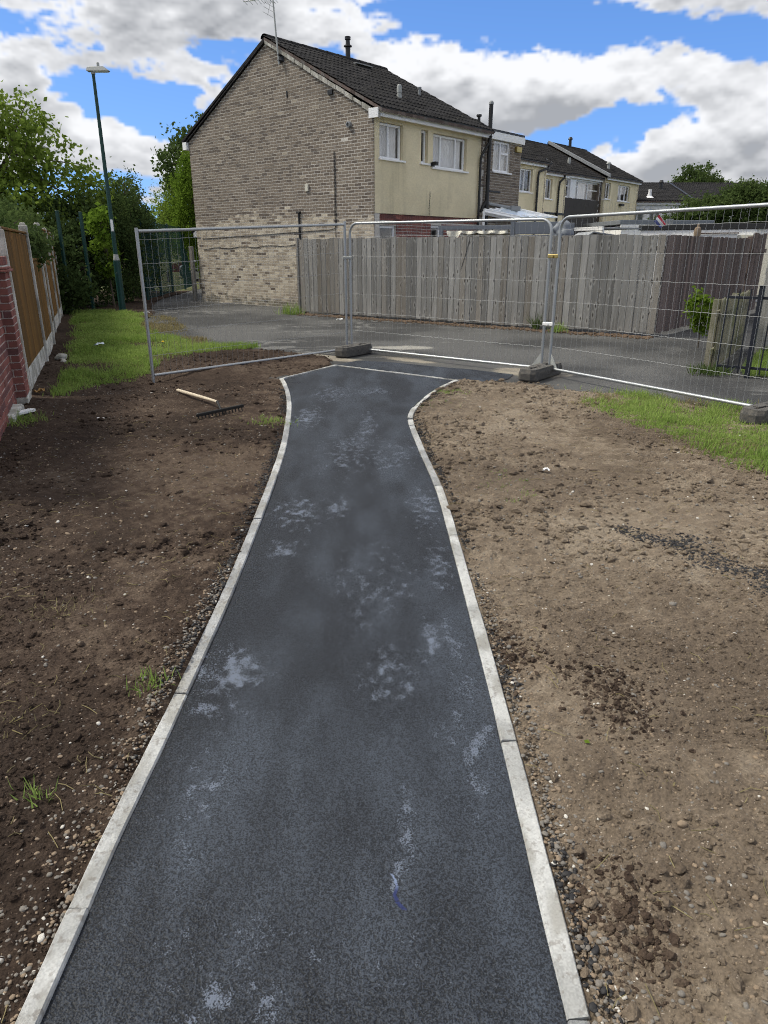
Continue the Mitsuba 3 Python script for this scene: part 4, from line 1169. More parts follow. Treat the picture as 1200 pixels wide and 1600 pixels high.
def foot(c, d, label, ln=.74, z=0.0, worn=.0):
    t = thing('support_block', label, 'support block', None)
    fr = Frame(c, d)
    w, h = .23, .145
    outer = Polygon([(-ln / 2 + .05, -w / 2), (ln / 2 - .05, -w / 2), (ln / 2, -w / 2 + .05), (ln / 2, w / 2 - .05), (ln / 2 - .05, w / 2), (-ln / 2 + .05, w / 2), (-ln / 2, w / 2 - .05), (-ln / 2, -w / 2 + .05)])
    lay = []
    for (sc, za), (sd, zb) in zip([(.97, 0), (1, .02), (1, .095), (.96, .125)], [(1, .02), (1, .095), (.96, .125), (.94, h)]):
        p0, p1 = np.array(outer.exterior.coords)[:-1] * sc, np.array(outer.exterior.coords)[:-1] * sd
        n = len(p0)
        v = np.vstack([fr.w(np.column_stack([p0, np.full(n, z + za)])), fr.w(np.column_stack([p1, np.full(n, z + zb)]))])
        i = np.arange(n)
        lay.append((v, np.stack([i, (i + 1) % n, n + (i + 1) % n, n + i], 1)))
    hol = []
    for k in (-2, -1, 0, 1, 2):
        c_ = SPoint(k * .115, .035 if k % 2 else -.035).buffer(.026, 5)
        hol.append(c_)
    slot = shapely.box(-ln * .40, -.012, -ln * .12, .03)
    top = Polygon(np.array(outer.exterior.coords) * .94)
    for c_ in hol:
        top = top.difference(c_)
    top = top.difference(slot).difference(shapely.box(ln * .12, -.012, ln * .40, .03))
    tv, tf = sheet(top, 0)
    lay.append((fr.w(np.column_stack([tv[:, :2], np.full(len(tv), z + h)])), tf))
    for g in (top.interiors):
        q = np.array(g.coords)[:-1]; n = len(q); i = np.arange(n)
        lay.append((np.vstack([fr.w(np.column_stack([q, np.full(n, z + h)])), fr.w(np.column_stack([q, np.full(n, z + h - .05)]))]), np.stack([i, (i + 1) % n, n + (i + 1) % n, n + i], 1)))
        bv, bf_ = sheet(Polygon(q), 0)
        lay.append((fr.w(np.column_stack([bv[:, :2], np.full(len(bv), z + h - .05)])), bf_))
    put('block', merge(lay), 'block_rubber', t)
    put('grip', bevel(fr, -.03, .03, w / 2 * .93, w / 2 + .006, z + .04, z + .09), 'block_rubber', t)


foot((-.48, 11.42), (.57, .82), 'dark rubber fence foot at the far end of the path', ln=.78)
foot((2.06, 9.31), (.60, .80), 'dusty rubber fence foot carrying the two right mesh panels', ln=.92)
foot((3.74, 6.72), (.82, .57), 'black plastic fence foot lying on the grass at the right', ln=.78, z=.02)

# ------------------------------------------------------------------ left boundary: brick wall, concrete posts, board panels
LF = Frame((-3.84, 7.52), (-.363, .932))    # n points to the path
bw = thing('brick_wall', 'low red brick garden wall ending in a pier at the left edge', 'wall')
put('core', box(LF, -3.2, .0, -.31, -.108, -.3, 1.40), 'mortar', bw)
bricks(LF, brick_cells(LF, -3.2, .005, -.075, 1.32), 'red_brick', bw, t=-.10, most=140, near=lambda c: -c[0])
put('coping', bevel(LF, -3.2, .0, -.33, -.085, 1.40, 1.455), 'post_concrete', bw)
pr = put('pier', box(LF, .008, .442, -.31, -.008, -.3, 1.415), 'mortar', bw)
bricks(LF, brick_cells(LF, .0, .45, .075, 1.35), 'red_brick', pr, t=.0, most=99)
PFR = Frame(LF.o - LF.n * .31, LF.n)          # the pier's face towards the camera
for k in range(17):
    z = .075 + k * .075
    for a, b in (((.005, .22), (.23, .305)) if k % 2 else ((.005, .105), (.115, .305))):
        put('brick', box(PFR, a, b, -.02, .0, z + .005, z + .07), 'red_brick', pr)
put('tile_ledge', bevel(LF, -.045, .49, -.35, .04, 1.352, 1.375), 'red_brick', pr)
put('tile_ledge', bevel(LF, -.03, .475, -.335, .025, 1.379, 1.40), 'red_brick', pr)
for k in range(6):
    put('soldier_brick', bevel(LF, .004 + k * .0745, .070 + k * .0745, -.31, .0, 1.418, 1.50, .003), 'red_brick', pr)
put('plinth', bevel(LF, -.01, .46, -.32, .008, -.3, .072, .01), 'post_concrete', pr)
put('cracked_block', bevel(Frame((-3.70, 6.95), (-.3, .95)), -.3, .3, -.1, .05, -.2, .07, .02), 'post_concrete', bw)

PS = [(-4.13, 8.12, 1.80), (-5.03, 10.58, 1.92), (-5.79, 12.55, 1.55), (-6.68, 14.62, 2.07), (-7.42, 16.55, 2.03), (-8.05, 18.15, 1.99), (-8.60, 19.55, 1.97)]
lf = thing('panel_fence', 'orange brown board panels between concrete posts along the left', 'fence')
for (x, y, z) in PS:
    pfm = Frame((x, y), (-.37, .929))
    put('post', merge([bevel(pfm, -.05, .05, -.06, .05, -.2, z - .03, .008), bevel(pfm, -.03, .03, -.04, .03, z - .031, z, .008)]), 'post_concrete', lf)
for k, ((x0, y0, za), (x1, y1, zb)) in enumerate(zip(PS[:-1], PS[1:])):
    fr = Frame((x0, y0), (x1 - x0, y1 - y0))
    L = math.hypot(x1 - x0, y1 - y0)
    top = [1.76, 1.40, 1.60, 1.93, 1.95, 1.93][k]
    put('gravel_board', bevel(fr, .055, L - .055, -.03, .02, -.15, .24, .004), 'post_concrete', lf)
    n = int((L - .12) / .105)
    w = (L - .12) / n
    for q in range(n):
        a = .06 + q * w
        poly = np.array([[a, -.006, .245], [a + w + .012, .012, .245], [a + w + .012, .020, .245], [a, .004, .245]])
        up = poly.copy(); up[:, 2] = top + rng.normal(0, .003)
        V = fr.w(np.vstack([poly, up]))
        put('board', (V, np.array([[0, 1, 2, 3], [7, 6, 5, 4], [0, 4, 5, 1], [1, 5, 6, 2], [2, 6, 7, 3], [3, 7, 4, 0]])), 'orange_board', lf)
    put('cap_rail', bevel(fr, .055, L - .055, -.025, .035, top + .012, top + .04), 'orange_board', lf)

# ------------------------------------------------------------------ street lamp
sl = thing('street_lamp', 'tall green street lamp with a flat grey head beside the left hedge', 'street lamp')
lo = (-7.05, 19.7, 0)
put('base', lathe([(0, -.1), (.088, -.1), (.088, 1.28), (.078, 1.32), (.0, 1.321)], lo, 20), 'green_paint', sl, smooth=40)
put('door', bevel(Frame((-7.05, 19.7), (1, 0)), -.035, .035, .080, .092, .45, 1.0), 'green_paint', sl)
put('collar', lathe([(.080, 1.31), (.078, 1.35), (.056, 1.46), (.052, 1.46)], lo, 20), 'lamp_grey', sl, smooth=40)
put('column', lathe([(.053, 1.42), (.053, 2.3), (.036, 5.62), (0, 5.63)], lo, 16), 'green_paint', sl, smooth=40)
put('number_plate', bevel(Frame((-7.05, 19.7), (.95, .3)), -.032, .032, .046, .060, 2.02, 2.30), 'white_paint', sl)
hd = put('lantern', (lambda m: (np.array(m.vertices), np.array(m.faces)))(trimesh.convex.convex_hull(np.array([[x * .9 + lo[0] + .10, y + lo[1], z + 5.60] for x, y, z in ((-.26, -.09, .02), (-.26, .09, .02), (.28, -.11, .02), (.28, .11, .02), (-.24, -.06, .10), (-.24, .06, .10), (.20, -.07, .115), (.20, .07, .115), (-.20, 0, .13), (.1, 0, .13), (.34, -.05, .03), (.34, .05, .03))]))), 'lamp_grey', sl)
put('lens', bevel(Frame(lo[:2], (1, 0)), .02, .36, -.08, .08, 5.605, 5.618), 'plastic_clear', hd)
put('photocell', lathe([(0, 0), (.035, 0), (.035, .07), (.02, .09), (0, .09)], (lo[0] + .14, lo[1], 5.72), 12), 'lamp_grey', hd, smooth=40)
put('spigot', lathe([(0, 5.56), (.05, 5.56), (.05, 5.63), (0, 5.63)], lo, 12), 'lamp_grey', hd, smooth=40)

# ------------------------------------------------------------------ green fence by the hedge, bollards, cars
def green_fence(pts, label, h=2.45, wires=True):
    t = thing('green_fence', label, 'fence')
    for (x, y), (x1, y1) in zip(pts, pts[1:] + [None] if False else list(pts[1:]) + [pts[-1]]):
        pfm = Frame((x, y), (.2, .98))
        put('post', bevel(pfm, -.035, .035, -.035, .035, -.1, h + .05), 'green_paint', t)
        L = math.hypot(x1 - x, y1 - y)
        if L < .1 or not wires:
            continue
        fr = Frame((x, y), (x1 - x, y1 - y))
        W = [tube([fr.w(np.array([s, .03, z])) for z in (.05, h)], .0045, 4, False) for s in np.arange(.08, L, .05)]
        W += [tube([fr.w(np.array([s, .03, z])) for s in (0, L)], .006, 4, False) for z in np.arange(.05, h + .01, .2)]
        put('mesh_wires', merge(W), 'green_paint', t, kind='stuff')
    return t


green_fence([(-8.3, 19.4), (-7.95, 20.0)], 'short run of green mesh fence poking out of the hedge left of the lamp', wires=False)
green_fence([(-7.9, 24.6), (-8.05, 26.6), (-8.3, 29.0), (-8.45, 31.4), (-8.75, 34.0)], 'green mesh fence along the footpath between hedge and house')
for k, (x, y) in enumerate(((-11.2, 38.5), (-10.0, 38.8))):
    b = thing('bollard', 'dark timber bollard on the far verge, ' + ('nearest the hedge' if k == 0 else 'second from the hedge'), 'bollard')
    put('stump', lathe([(0, -.1), (.07, -.1), (.07, .62), (.05, .68), (0, .69)], (x, y, 0), 10), 'brown_board', b, smooth=40)
    put('band', lathe([(.073, .52), (.073, .58)], (x, y, 0), 10), 'white_paint', b)
cpst = thing('corner_post', 'grey plank post at the left corner of the brick gable', 'post')
put('plank', bevel(Frame((-6.22, 24.2), (.8, -.6)), -.06, .09, -.04, .04, -.1, 1.68), 'grey_board', cpst)
put('bracket', bevel(Frame((-6.22, 24.2), (.8, -.6)), .09, .2, -.02, .02, 1.2, 1.26), 'lead', cpst)
po = thing('porch', 'small white porch canopy with a sloping dark roof behind the left corner of the gable', 'porch')
POF = Frame((-6.16, 24.7), (1, 0))
put('fascia', bevel(POF, -.05, .45, 0, .05, 1.96, 2.10), 'upvc', po)
put('roof', quad_slab(*[POF.w(np.array(q)) for q in ((-.12, .06, 2.11), (.5, .06, 2.62), (.5, -1.2, 2.62), (-.12, -1.2, 2.11))], .04), 'roof_tile', po)
put('cheek', prism(POF, Polygon([(-.03, 2.105), (.45, 2.105), (.45, 2.53)]), -.02, .02), 'upvc', po)


def car(x, y, head, paint, label):
    c = thing('parked_car', label, 'car', 'cars parked beyond the verge')
    fr = Frame((x, y), (math.cos(head), math.sin(head)))
    prof = [(-2.05, .35), (-2.1, .62), (-2.0, .80), (-1.1, .92), (-.45, 1.36), (.75, 1.42), (1.55, 1.02), (2.05, .92), (2.12, .55), (2.05, .33)]
    low = Polygon(prof[:4] + [(1.55, 1.0), (2.05, .90), (2.12, .55), (2.05, .33)])
    put('body', prism(fr, low, -.85, .85), paint, c, smooth=25)
    roofp = Polygon([(-.42, 1.33), (.75, 1.385), (.75, 1.43), (-.45, 1.38)])
    put('roof', prism(fr, roofp, -.66, .66), paint, c)
    cab = []
    lo_, hi_ = [(-1.12, .915), (1.56, .995)], [(-.45, 1.345), (.78, 1.39)]
    P = np.array([[lo_[0][0], -.80, lo_[0][1]], [lo_[1][0], -.80, lo_[1][1]], [hi_[1][0], -.64, hi_[1][1]], [hi_[0][0], -.64, hi_[0][1]]])
    Q = P * [1, -1, 1]
    V = fr.w(np.vstack([P, Q]))
    put('glass', (V, np.array([[0, 1, 2, 3], [7, 6, 5, 4], [0, 4, 5, 1], [1, 5, 6, 2], [2, 6, 7, 3], [3, 7, 4, 0]])), 'car_glass', c)
    for s in (-.45, .25, .8):
        put('pillar', merge([tube([fr.w(np.array([s + (.0 if s > -.4 else -.62), sg * .81, .93])), fr.w(np.array([s, sg * .65, 1.38]))], .035, 5) for sg in (-1, 1)]), paint, c)
    for s in (-1.3, 1.35):
        for sg in (-1, 1):
            w_ = put('wheel', tube([fr.w(np.array([s, sg * t, .31])) for t in (.66, .87)], .31, 18), 'black_plastic', c, smooth=40)
            put('rim', tube([fr.w(np.array([s, sg * t, .31])) for t in (.86, .885)], .19, 14), 'lamp_grey', w_, smooth=40)
    for sg in (-.6, .6):
        put('headlight', bevel(fr, -2.12, -2.0, sg - .18, sg + .18, .64, .78, .03), 'plastic_clear', c)
        put('mirror', bevel(fr, -.75, -.6, sg * 1.5 - .06, sg * 1.5 + .06, .95, 1.07, .02), 'black_plastic', c)


car(-8.9, 40.6, .24, 'car_silver', 'silver car parked beyond the green fence, nearest the brick gable')
car(-10.7, 45.2, .2, 'car_red', 'dark red car parked behind the silver one, by the hedge')

# ------------------------------------------------------------------ trees, hedges, plants
def leaf_quads(c, size, g, up=.35):
    n = len(c)
    d = g.normal(size=(n, 3)); d /= np.linalg.norm(d, axis=1, keepdims=True)
    u = g.normal(size=(n, 3)); u[:, 2] += up
    u -= d * (u * d).sum(1, keepdims=True); u /= np.linalg.norm(u, axis=1, keepdims=True) + 1e-9
    w = np.cross(d, u)
    s = size * g.uniform(.6, 1.3, (n, 1))
    V = np.stack([c - d * s * .5, c + w * s * .36 + u * s * .06, c + d * s * .6, c - w * s * .36 + u * s * .06], 1).reshape(-1, 3)
    i = np.arange(n) * 4
    return V, np.concatenate([np.stack([i, i + 1, i + 2], 1), np.stack([i, i + 2, i + 3], 1)])


def crown(blobs, clumps, per, r, size, seed, shell=.55, squash=.8):
    """leaf-sized faces in clumps spread through the blobs' volume; returns the mesh and the clump centres"""
    g = np.random.default_rng(seed)
    vol = np.array([b[3] * b[4] * b[5] for b in blobs]) ** .8
    which = g.choice(len(blobs), clumps, p=vol / vol.sum())
    B = np.array(blobs)[which]
    d = g.normal(size=(clumps, 3)); d /= np.linalg.norm(d, axis=1, keepdims=True)
    rad = shell + (1 - shell) * g.random(clumps) ** .7
    rad *= g.uniform(.8, 1.16, clumps)
    c = B[:, :3] + d * rad[:, None] * B[:, 3:6]
    c[:, 2] = np.maximum(c[:, 2], .08)
    m = g.poisson(per, clumps)
    idx = np.repeat(np.arange(clumps), m)
    rr = r * g.uniform(.6, 1.3, clumps)
    p = c[idx] + g.normal(size=(len(idx), 3)) * rr[idx][:, None] * [.6, .6, .6 * squash]
    p[:, 2] = np.maximum(p[:, 2], .03)
    return leaf_quads(p, size, g), c


def branches(base, top, clumps, seed, r0, k=40):
    g = np.random.default_rng(seed)
    base, top = np.array(base, float), np.array(top, float)
    P = [tube([base, base * .6 + top * .4 + g.normal(0, .06, 3), top], [r0, r0 * .8, r0 * .45], 8)]
    for c in clumps[g.choice(len(clumps), min(k, len(clumps)), replace=False)]:
        f = g.uniform(.35, 1)
        s = base * (1 - f) + top * f
        mid = s * .5 + c * .5 + np.array([0, 0, -.06 * np.linalg.norm(c - s)]) + g.normal(0, .08, 3)
        P.append(tube([s, mid, c], [r0 * .32, r0 * .18, r0 * .06], 5))
    return merge(P)


def tree(name, label, cat, blobs, clumps, per, r, size, seed, bs, base=None, top=None, r0=.12, group=None, k=40, **kw):
    t = thing(name, label, cat, group)
    m, c = crown(blobs, clumps, per, r, size, seed, **kw)
    put('crown', m, bs, t)
    b = blobs[0]
    base = base or (b[0], b[1], -.1)
    top = top or (b[0], b[1], b[2] + b[5] * .4)
    put('trunk', branches(base, top, c, seed + 1, r0, k), 'bark', t, smooth=40)
    return t


tree('sycamore_tree', 'large open crowned tree with light showing through at the far left', 'tree',
     [(-11.2, 23, 4.3, 1.9, 1.7, 1.85), (-12.4, 23, 4.9, 1.6, 1.6, 1.6), (-9.6, 22.6, 3.1, 1.2, 1.3, 1.15), (-10.6, 22.3, 2.5, 1.6, 1.4, 1.0), (-8.7, 22.8, 3.2, .6, .8, .9), (-14, 23, 3.4, 1.8, 1.6, 1.8)], 420, 44, .34, .135, 101, 'leaf_sycamore', (-11.9, 23.4, -.1), (-11.4, 23, 4.6), .15, k=70, shell=.35)
tree('sycamore_tree', 'dark leaved tree whose top shows over the left eave of the brick gable', 'tree',
     [(-8.9, 34.8, 5.3, 1.0, 1.2, 1.3), (-8.0, 35.2, 5.9, 1.0, 1.2, 1.2), (-7.4, 36, 5.2, 1.6, 1.5, 1.5)], 170, 44, .34, .15, 103, 'leaf_mid', (-7.8, 35.4, -.1), (-8.0, 35.2, 6.0), .14)
tree('conifer', 'bright yellow green feathery conifer beside the left edge of the gable', 'tree',
     [(-8.15, 32.2, 3.4, .75, .9, 1.2), (-8.35, 32.2, 2.6, .70, .9, .9), (-8.0, 32.3, 4.5, .55, .7, .9), (-7.9, 32.4, 1.6, .5, .8, .9)], 300, 60, .20, .085, 105, 'leaf_bright', (-8.0, 32.4, -.1), (-8.0, 32.4, 4.9), .1, squash=1.2)
tree('willow_tree', 'pale hanging willow between the hedge and the bright conifer', 'tree',
     [(-10.3, 37, 3.6, .9, .9, 1.1), (-9.7, 37, 4.1, .7, .8, .9), (-10.6, 37, 2.4, .6, .9, 1.3)], 150, 50, .26, .10, 107, 'leaf_sycamore', (-10.0, 37.2, -.1), (-10.0, 37, 4.2), .1, squash=2.2)
hb = [(-9.3, 19.9, .95, .95, 1.1, 1.0), (-8.35, 19.0, .62, .75, .5, .62), (-9.9, 19.8, 1.6, 1.0, 1.2, 1.1), (-8.6, 21.3, 1.2, .75, 1.0, 1.15), (-8.9, 22.3, 2.0, .9, 1.1, 1.1), (-8.3, 23.4, 1.3, .75, 1.1, 1.35), (-8.6, 24.6, 2.3, .8, 1.1, 1.1), (-8.6, 25.8, 1.5, .70, 1.3, 1.5), (-9.1, 27, 2.6, .8, 1.2, .9), (-9.2, 28.2, 1.4, .6, 1.0, 1.4)]
tree('shrub', 'broad dark shrub at the foot of the green mesh fence, left of the lamp', 'shrub', hb[:3], 240, 60, .24, .12, 109, 'leaf_dark', r0=.05, k=20, shell=.6)
tree('shrub', 'tall dark shrub directly behind the street lamp base', 'shrub', hb[3:5], 190, 60, .24, .10, 111, 'leaf_dark', r0=.05, k=20, shell=.6)
tree('shrub', 'dense dark hedge shrub just right of the street lamp', 'shrub', hb[5:7], 210, 60, .24, .09, 113, 'leaf_dark', r0=.05, k=20, shell=.6)
tree('shrub', 'far dark hedge shrub where the footpath narrows', 'shrub', hb[7:], 280, 60, .24, .09, 115, 'leaf_dark', r0=.05, k=20, shell=.6)
tree('young_tree', 'slender upright shoots rising over the hedge right of the lamp', 'tree', [(-8.5, 25.5, 3.3, .5, .8, .5), (-8.2, 23.4, 2.9, .4, .5, .55), (-8.9, 27, 3.4, .4, .6, .45)], 60, 34, .16, .085, 117, 'leaf_mid', (-8.5, 25, 0), (-8.4, 25, 3.6), .04, k=30, squash=2.4)
tree('young_tree', 'light green maple sapling against the hedge behind the lamp', 'tree', [(-7.75, 20.9, 1.5, .35, .4, .55), (-7.9, 21, 2.3, .35, .4, .35)], 36, 28, .18, .13, 119, 'leaf_bright', (-7.8, 21.2, 0), (-7.8, 21, 2.3), .03, k=14)
tree('garden_bush', 'grey green bush swelling over the left board panels', 'bush', [(-6.5, 11.8, 1.75, .75, 1.1, .42), (-7.3, 14.0, 1.8, .85, 1.4, .55), (-8.3, 16.6, 2.0, .9, 1.4, .6), (-7.6, 12, 1.6, 1.2, 1.6, .8), (-9.3, 15.5, 2.1, 1.3, 2.2, .8)], 420, 52, .20, .075, 121, 'leaf_mid', (-7.4, 13.6, 0), (-7.4, 13.6, 1.8), .06, k=40)
tree('ivy', 'ivy spilling over the top of the second board panel on the left', 'climbing plant', [(-5.62, 11.75, 1.60, .22, .55, .30), (-5.95, 12.6, 1.72, .25, .55, .22)], 70, 40, .10, .065, 123, 'leaf_dark', (-5.9, 11.9, 0), (-5.8, 11.8, 1.6), .02, k=12)
tree('background_tree', 'sunlit greenery far beyond the footpath', 'tree', [(-12.5, 60, 2.6, 3, 2, 2.0), (-16, 62, 3.2, 3.5, 2, 2.4), (-9.5, 63, 3.4, 2.5, 2, 2.6), (-20, 60, 2.5, 3, 2, 2.3)], 420, 34, .5, .26, 125, 'leaf_sycamore', r0=.15)
tree('hedge', 'tall clipped conifer hedge above the garages at the right', 'hedge', [(16.4, 38.2, 2.9, 1.7, 1.0, 1.3), (18.2, 38.2, 3.2, 1.9, 1.0, 1.55), (20.4, 38.2, 3.3, 2.0, 1.0, 1.6), (14.9, 38.2, 2.6, 1.2, .9, .95), (22.8, 38.2, 3.4, 2.0, 1.0, 1.6), (18.6, 38.3, 1.4, 4.5, .8, 1.2)], 1150, 64, .28, .12, 127, 'leaf_mid', (18, 38.4, -.1), (18, 38.4, 3), .1, shell=.72)
tree('background_tree', 'round dark tree rising behind the hedge and the distant house', 'tree', [(24.3, 60, 6.2, 1.9, 1.6, 1.5), (25.3, 60, 5.6, 1.7, 1.5, 1.4), (23.2, 60, 5.4, 1.6, 1.5, 1.2)], 240, 40, .36, .19, 129, 'leaf_mid', (24.4, 60, -.2), (24.4, 60, 6), .2)
tree('garden_bush', 'fresh light green bush at the foot of the dark side fence', 'bush', [(5.24, 12.1, .68, .19, .2, .24), (5.30, 12.1, .42, .14, .18, .16)], 46, 22, .075, .062, 131, 'leaf_bright', (5.34, 12.2, 0), (5.28, 12.15, .7), .01, k=12)


def blade_base():
    return np.array([[-.5, 0, 0], [.5, 0, 0], [-.38, .10, .5], [.38, .10, .5], [0, .38, 1.0]]), np.array([[0, 1, 3], [0, 3, 2], [2, 3, 4]])


def in_poly(poly, n, g):
    x0, y0, x1, y1 = poly.bounds
    out = np.zeros((0, 2))
    shapely.prepare(poly)
    while len(out) < n:
        q = np.column_stack([g.uniform(x0, x1, n), g.uniform(y0, y1, n)])
        out = np.vstack([out, q[shapely.contains(poly, shapely.points(q[:, 0], q[:, 1]))]])
    return out[:n]


def blades(xy, h, w, g, tilt=.55, z=None):
    n = len(xy)
    z = soil_height(xy[:, 0], xy[:, 1]) - .012 if z is None else z
    hh = h * g.uniform(.5, 1.4, n)
    return scatter(blade_base(), np.column_stack([xy, z]), np.column_stack([w * g.uniform(.7, 1.3, n), hh * .8, hh]), g, tilt)


def lawn(name, label, poly, n, h, w, seed, bs='grass_green', thr=.40, f=1.2):
    g = np.random.default_rng(seed)
    tuft = in_poly(poly, max(40, n // 22), g)
    xy = tuft[g.integers(0, len(tuft), n)] + g.normal(0, .035, (n, 2))
    loose = g.random(n) < .35
    xy[loose] = in_poly(poly, int(loose.sum()), g)
    edge = shapely.distance(shapely.points(xy[:, 0], xy[:, 1]), poly.exterior if hasattr(poly, 'exterior') else poly.boundary)
    ragged = .55 * (meshkit.fbm(np.column_stack([xy, xy[:, 0] * 0]) * 3.2, 3, seed + 9) - .25)
    keep = meshkit.fbm(np.column_stack([xy, xy[:, 0] * 0]) * f, 3, seed) - .26 * np.clip(1 - edge / np.maximum(ragged + .12, .05), 0, 1) > thr + .12 * g.normal(size=n)
    xy = xy[keep]
    hm = .35 + 1.2 * meshkit.fbm(np.column_stack([xy, xy[:, 0] * 0]) * 3, 2, seed + 5)
    return put(name, blades(xy, h * hm, w, g), bs, label=label, cat=None, kind='stuff')


lawn('grass', 'bright green grass strip beside the left board panels', lawn_l.buffer(.06), 70000, .085, .011, 201, thr=.40)
lawn('grass', 'bright green grass beneath the right mesh panel', lawn_r.buffer(.15).intersection(shapely.box(2, 4, 6.3, 9)), 62000, .065, .007, 203, thr=.41)
lawn('dry_grass', 'dry straw blades mixed into the left grass strip', lawn_l, 9000, .06, .008, 213, 'grass_dry', .42)
lawn('dry_grass', 'dry straw blades mixed into the right grass', lawn_r.intersection(shapely.box(2, 4, 6.3, 9)), 14000, .045, .006, 215, 'grass_dry', .42)
lawn('grass', 'grass behind the black railing at the right edge', Polygon([(4.75, 9.4), (7.5, 7.4), (9, 9), (6.6, 12.4)]), 42000, .11, .010, 205, thr=.3)
lawn('dry_grass', 'straw coloured grass where the left strip meets the lane', Polygon([(-4.2, 13.6), (-5.2, 15.2), (-6.2, 18.4), (-5.6, 18.2), (-4.5, 15.4), (-3.4, 12.8)]).buffer(.3), 14000, .05, .012, 207, 'grass_dry', .46)
lawn('dry_grass', 'dry thatch along the edge of the right grass', lawn_r.buffer(.28).difference(lawn_r.buffer(-.35)).intersection(shapely.box(2, 4, 5, 8.6)), 16000, .035, .006, 209, 'grass_dry', .46)
lawn('grass', 'patchy weeds growing in the right soil', shapely.union_all([SPoint(.80, 4.78).buffer(.24), SPoint(.86, 4.42).buffer(.20), SPoint(.95, 4.15).buffer(.16), SPoint(.62, 7.45).buffer(.22), SPoint(.80, 8.1).buffer(.22)]), 3800, .028, .005, 211, thr=.47, f=6)


def weed(x, y, h, n, label, bs='grass_green', spread=.04, w=.006, seed=0, cat='weed', name='weed', tilt=.8):
    g = np.random.default_rng(int(300 + seed))
    t = thing(name, label, cat)
    xy = np.array([x, y]) + g.normal(0, spread, (n, 2))
    put('blades', blades(xy, h, w, g, tilt), bs, t, kind='stuff')
    st = [tube([[x + dx, y + dy, float(soil_height(np.array(x), np.array(y))) - .01], [x + dx * 2.2, y + dy * 2.2, h * .7 + .01]], [.0022, .0012], 4) for dx, dy in g.normal(0, spread * .5, (max(3, n // 14), 2))]
    put('stem', merge(st), bs, t)


weed(-1.04, 1.70, .055, 26, 'sprawling weed in the dark soil near the bottom left', spread=.024, w=.005, seed=1)
weed(-.875, 2.25, .06, 60, 'grass tuft against the left edging halfway down the path', spread=.04, w=.005, seed=2)
weed(-1.08, 6.65, .045, 160, 'green tuft against the left edging where the path bends', spread=.10, w=.008, seed=3)
weed(-1.50, 2.86, .035, 130, 'flattened dry turf clod in the middle of the left soil', 'grass_dry', .09, .005, 4, tilt=1.4)
weed(-1.33, 2.05, .035, 70, 'flattened dry turf clod at the left edge of the picture', 'grass_dry', .06, .005, 5, tilt=1.4)
weed(-3.62, 6.70, .08, 420, 'grass clump at the foot of the brick wall', spread=.15, w=.007, seed=6)
weed(-2.40, 19.0, .26, 130, 'weeds sprouting where the grey fence meets the gable', spread=.14, w=.016, seed=7)
weed(3.55, 14.72, .17, 90, 'weed at the foot of the grey fence behind the right coupler', spread=.09, w=.014, seed=8)
weed(4.4, 9.55, .12, 160, 'weeds round the foot of the first picket', 'leaf_mid', .12, .02, 9)
weed(.875, 1.75, .02, 30, 'pale dead grass wisp on the right pebbly soil', 'grass_dry', .018, .004, 10, tilt=1.3)
weed(3.2, 15.22, .30, 60, 'moss and weed clinging to the grey fence boards', 'leaf_mid', .03, .016, 11)

# ------------------------------------------------------------------ pebbles, clods, crumbs
PEB = [lumpy(2, 1, .16), lumpy(1, 2, .25), lumpy(1, 3, .3), lumpy(0, 4, .3), lumpy(1, 6, .75), lumpy(0, 8, .7)]


def strew(name, label, xy, sizes, bs, base, g, parent=None, sink=.25, flatn=.65):
    z = soil_height(xy[:, 0], xy[:, 1]) - .002
    n = len(xy)
    sc = sizes[:, None] * np.column_stack([g.uniform(.8, 1.3, n), g.uniform(.7, 1.05, n), g.uniform(.75, 1.0, n) * flatn])
    m = scatter(base, np.column_stack([xy, z + sizes * (flatn - sink) * .8]), sc, g, .5)
    return put(name, m, bs, parent, smooth=name not in ('soil_clods', 'soil_crumbs'), label=label, kind='stuff')


def region(side, n, y0, y1, g, reach, near=0.0, power=1.0):
    y = y0 + (y1 - y0) * g.random(n) ** power
    u = near + .035 + (np.minimum(reach * np.ones(n), .25 + .62 * y) - near) * g.random(n)
    x = (lx(y) - u) if side == 'l' else (rx(y) + u)
    q = np.column_stack([x, y])
    poly = (soil_l if side == 'l' else soil_r)
    return q[shapely.contains(poly, shapely.points(q[:, 0], q[:, 1]))]


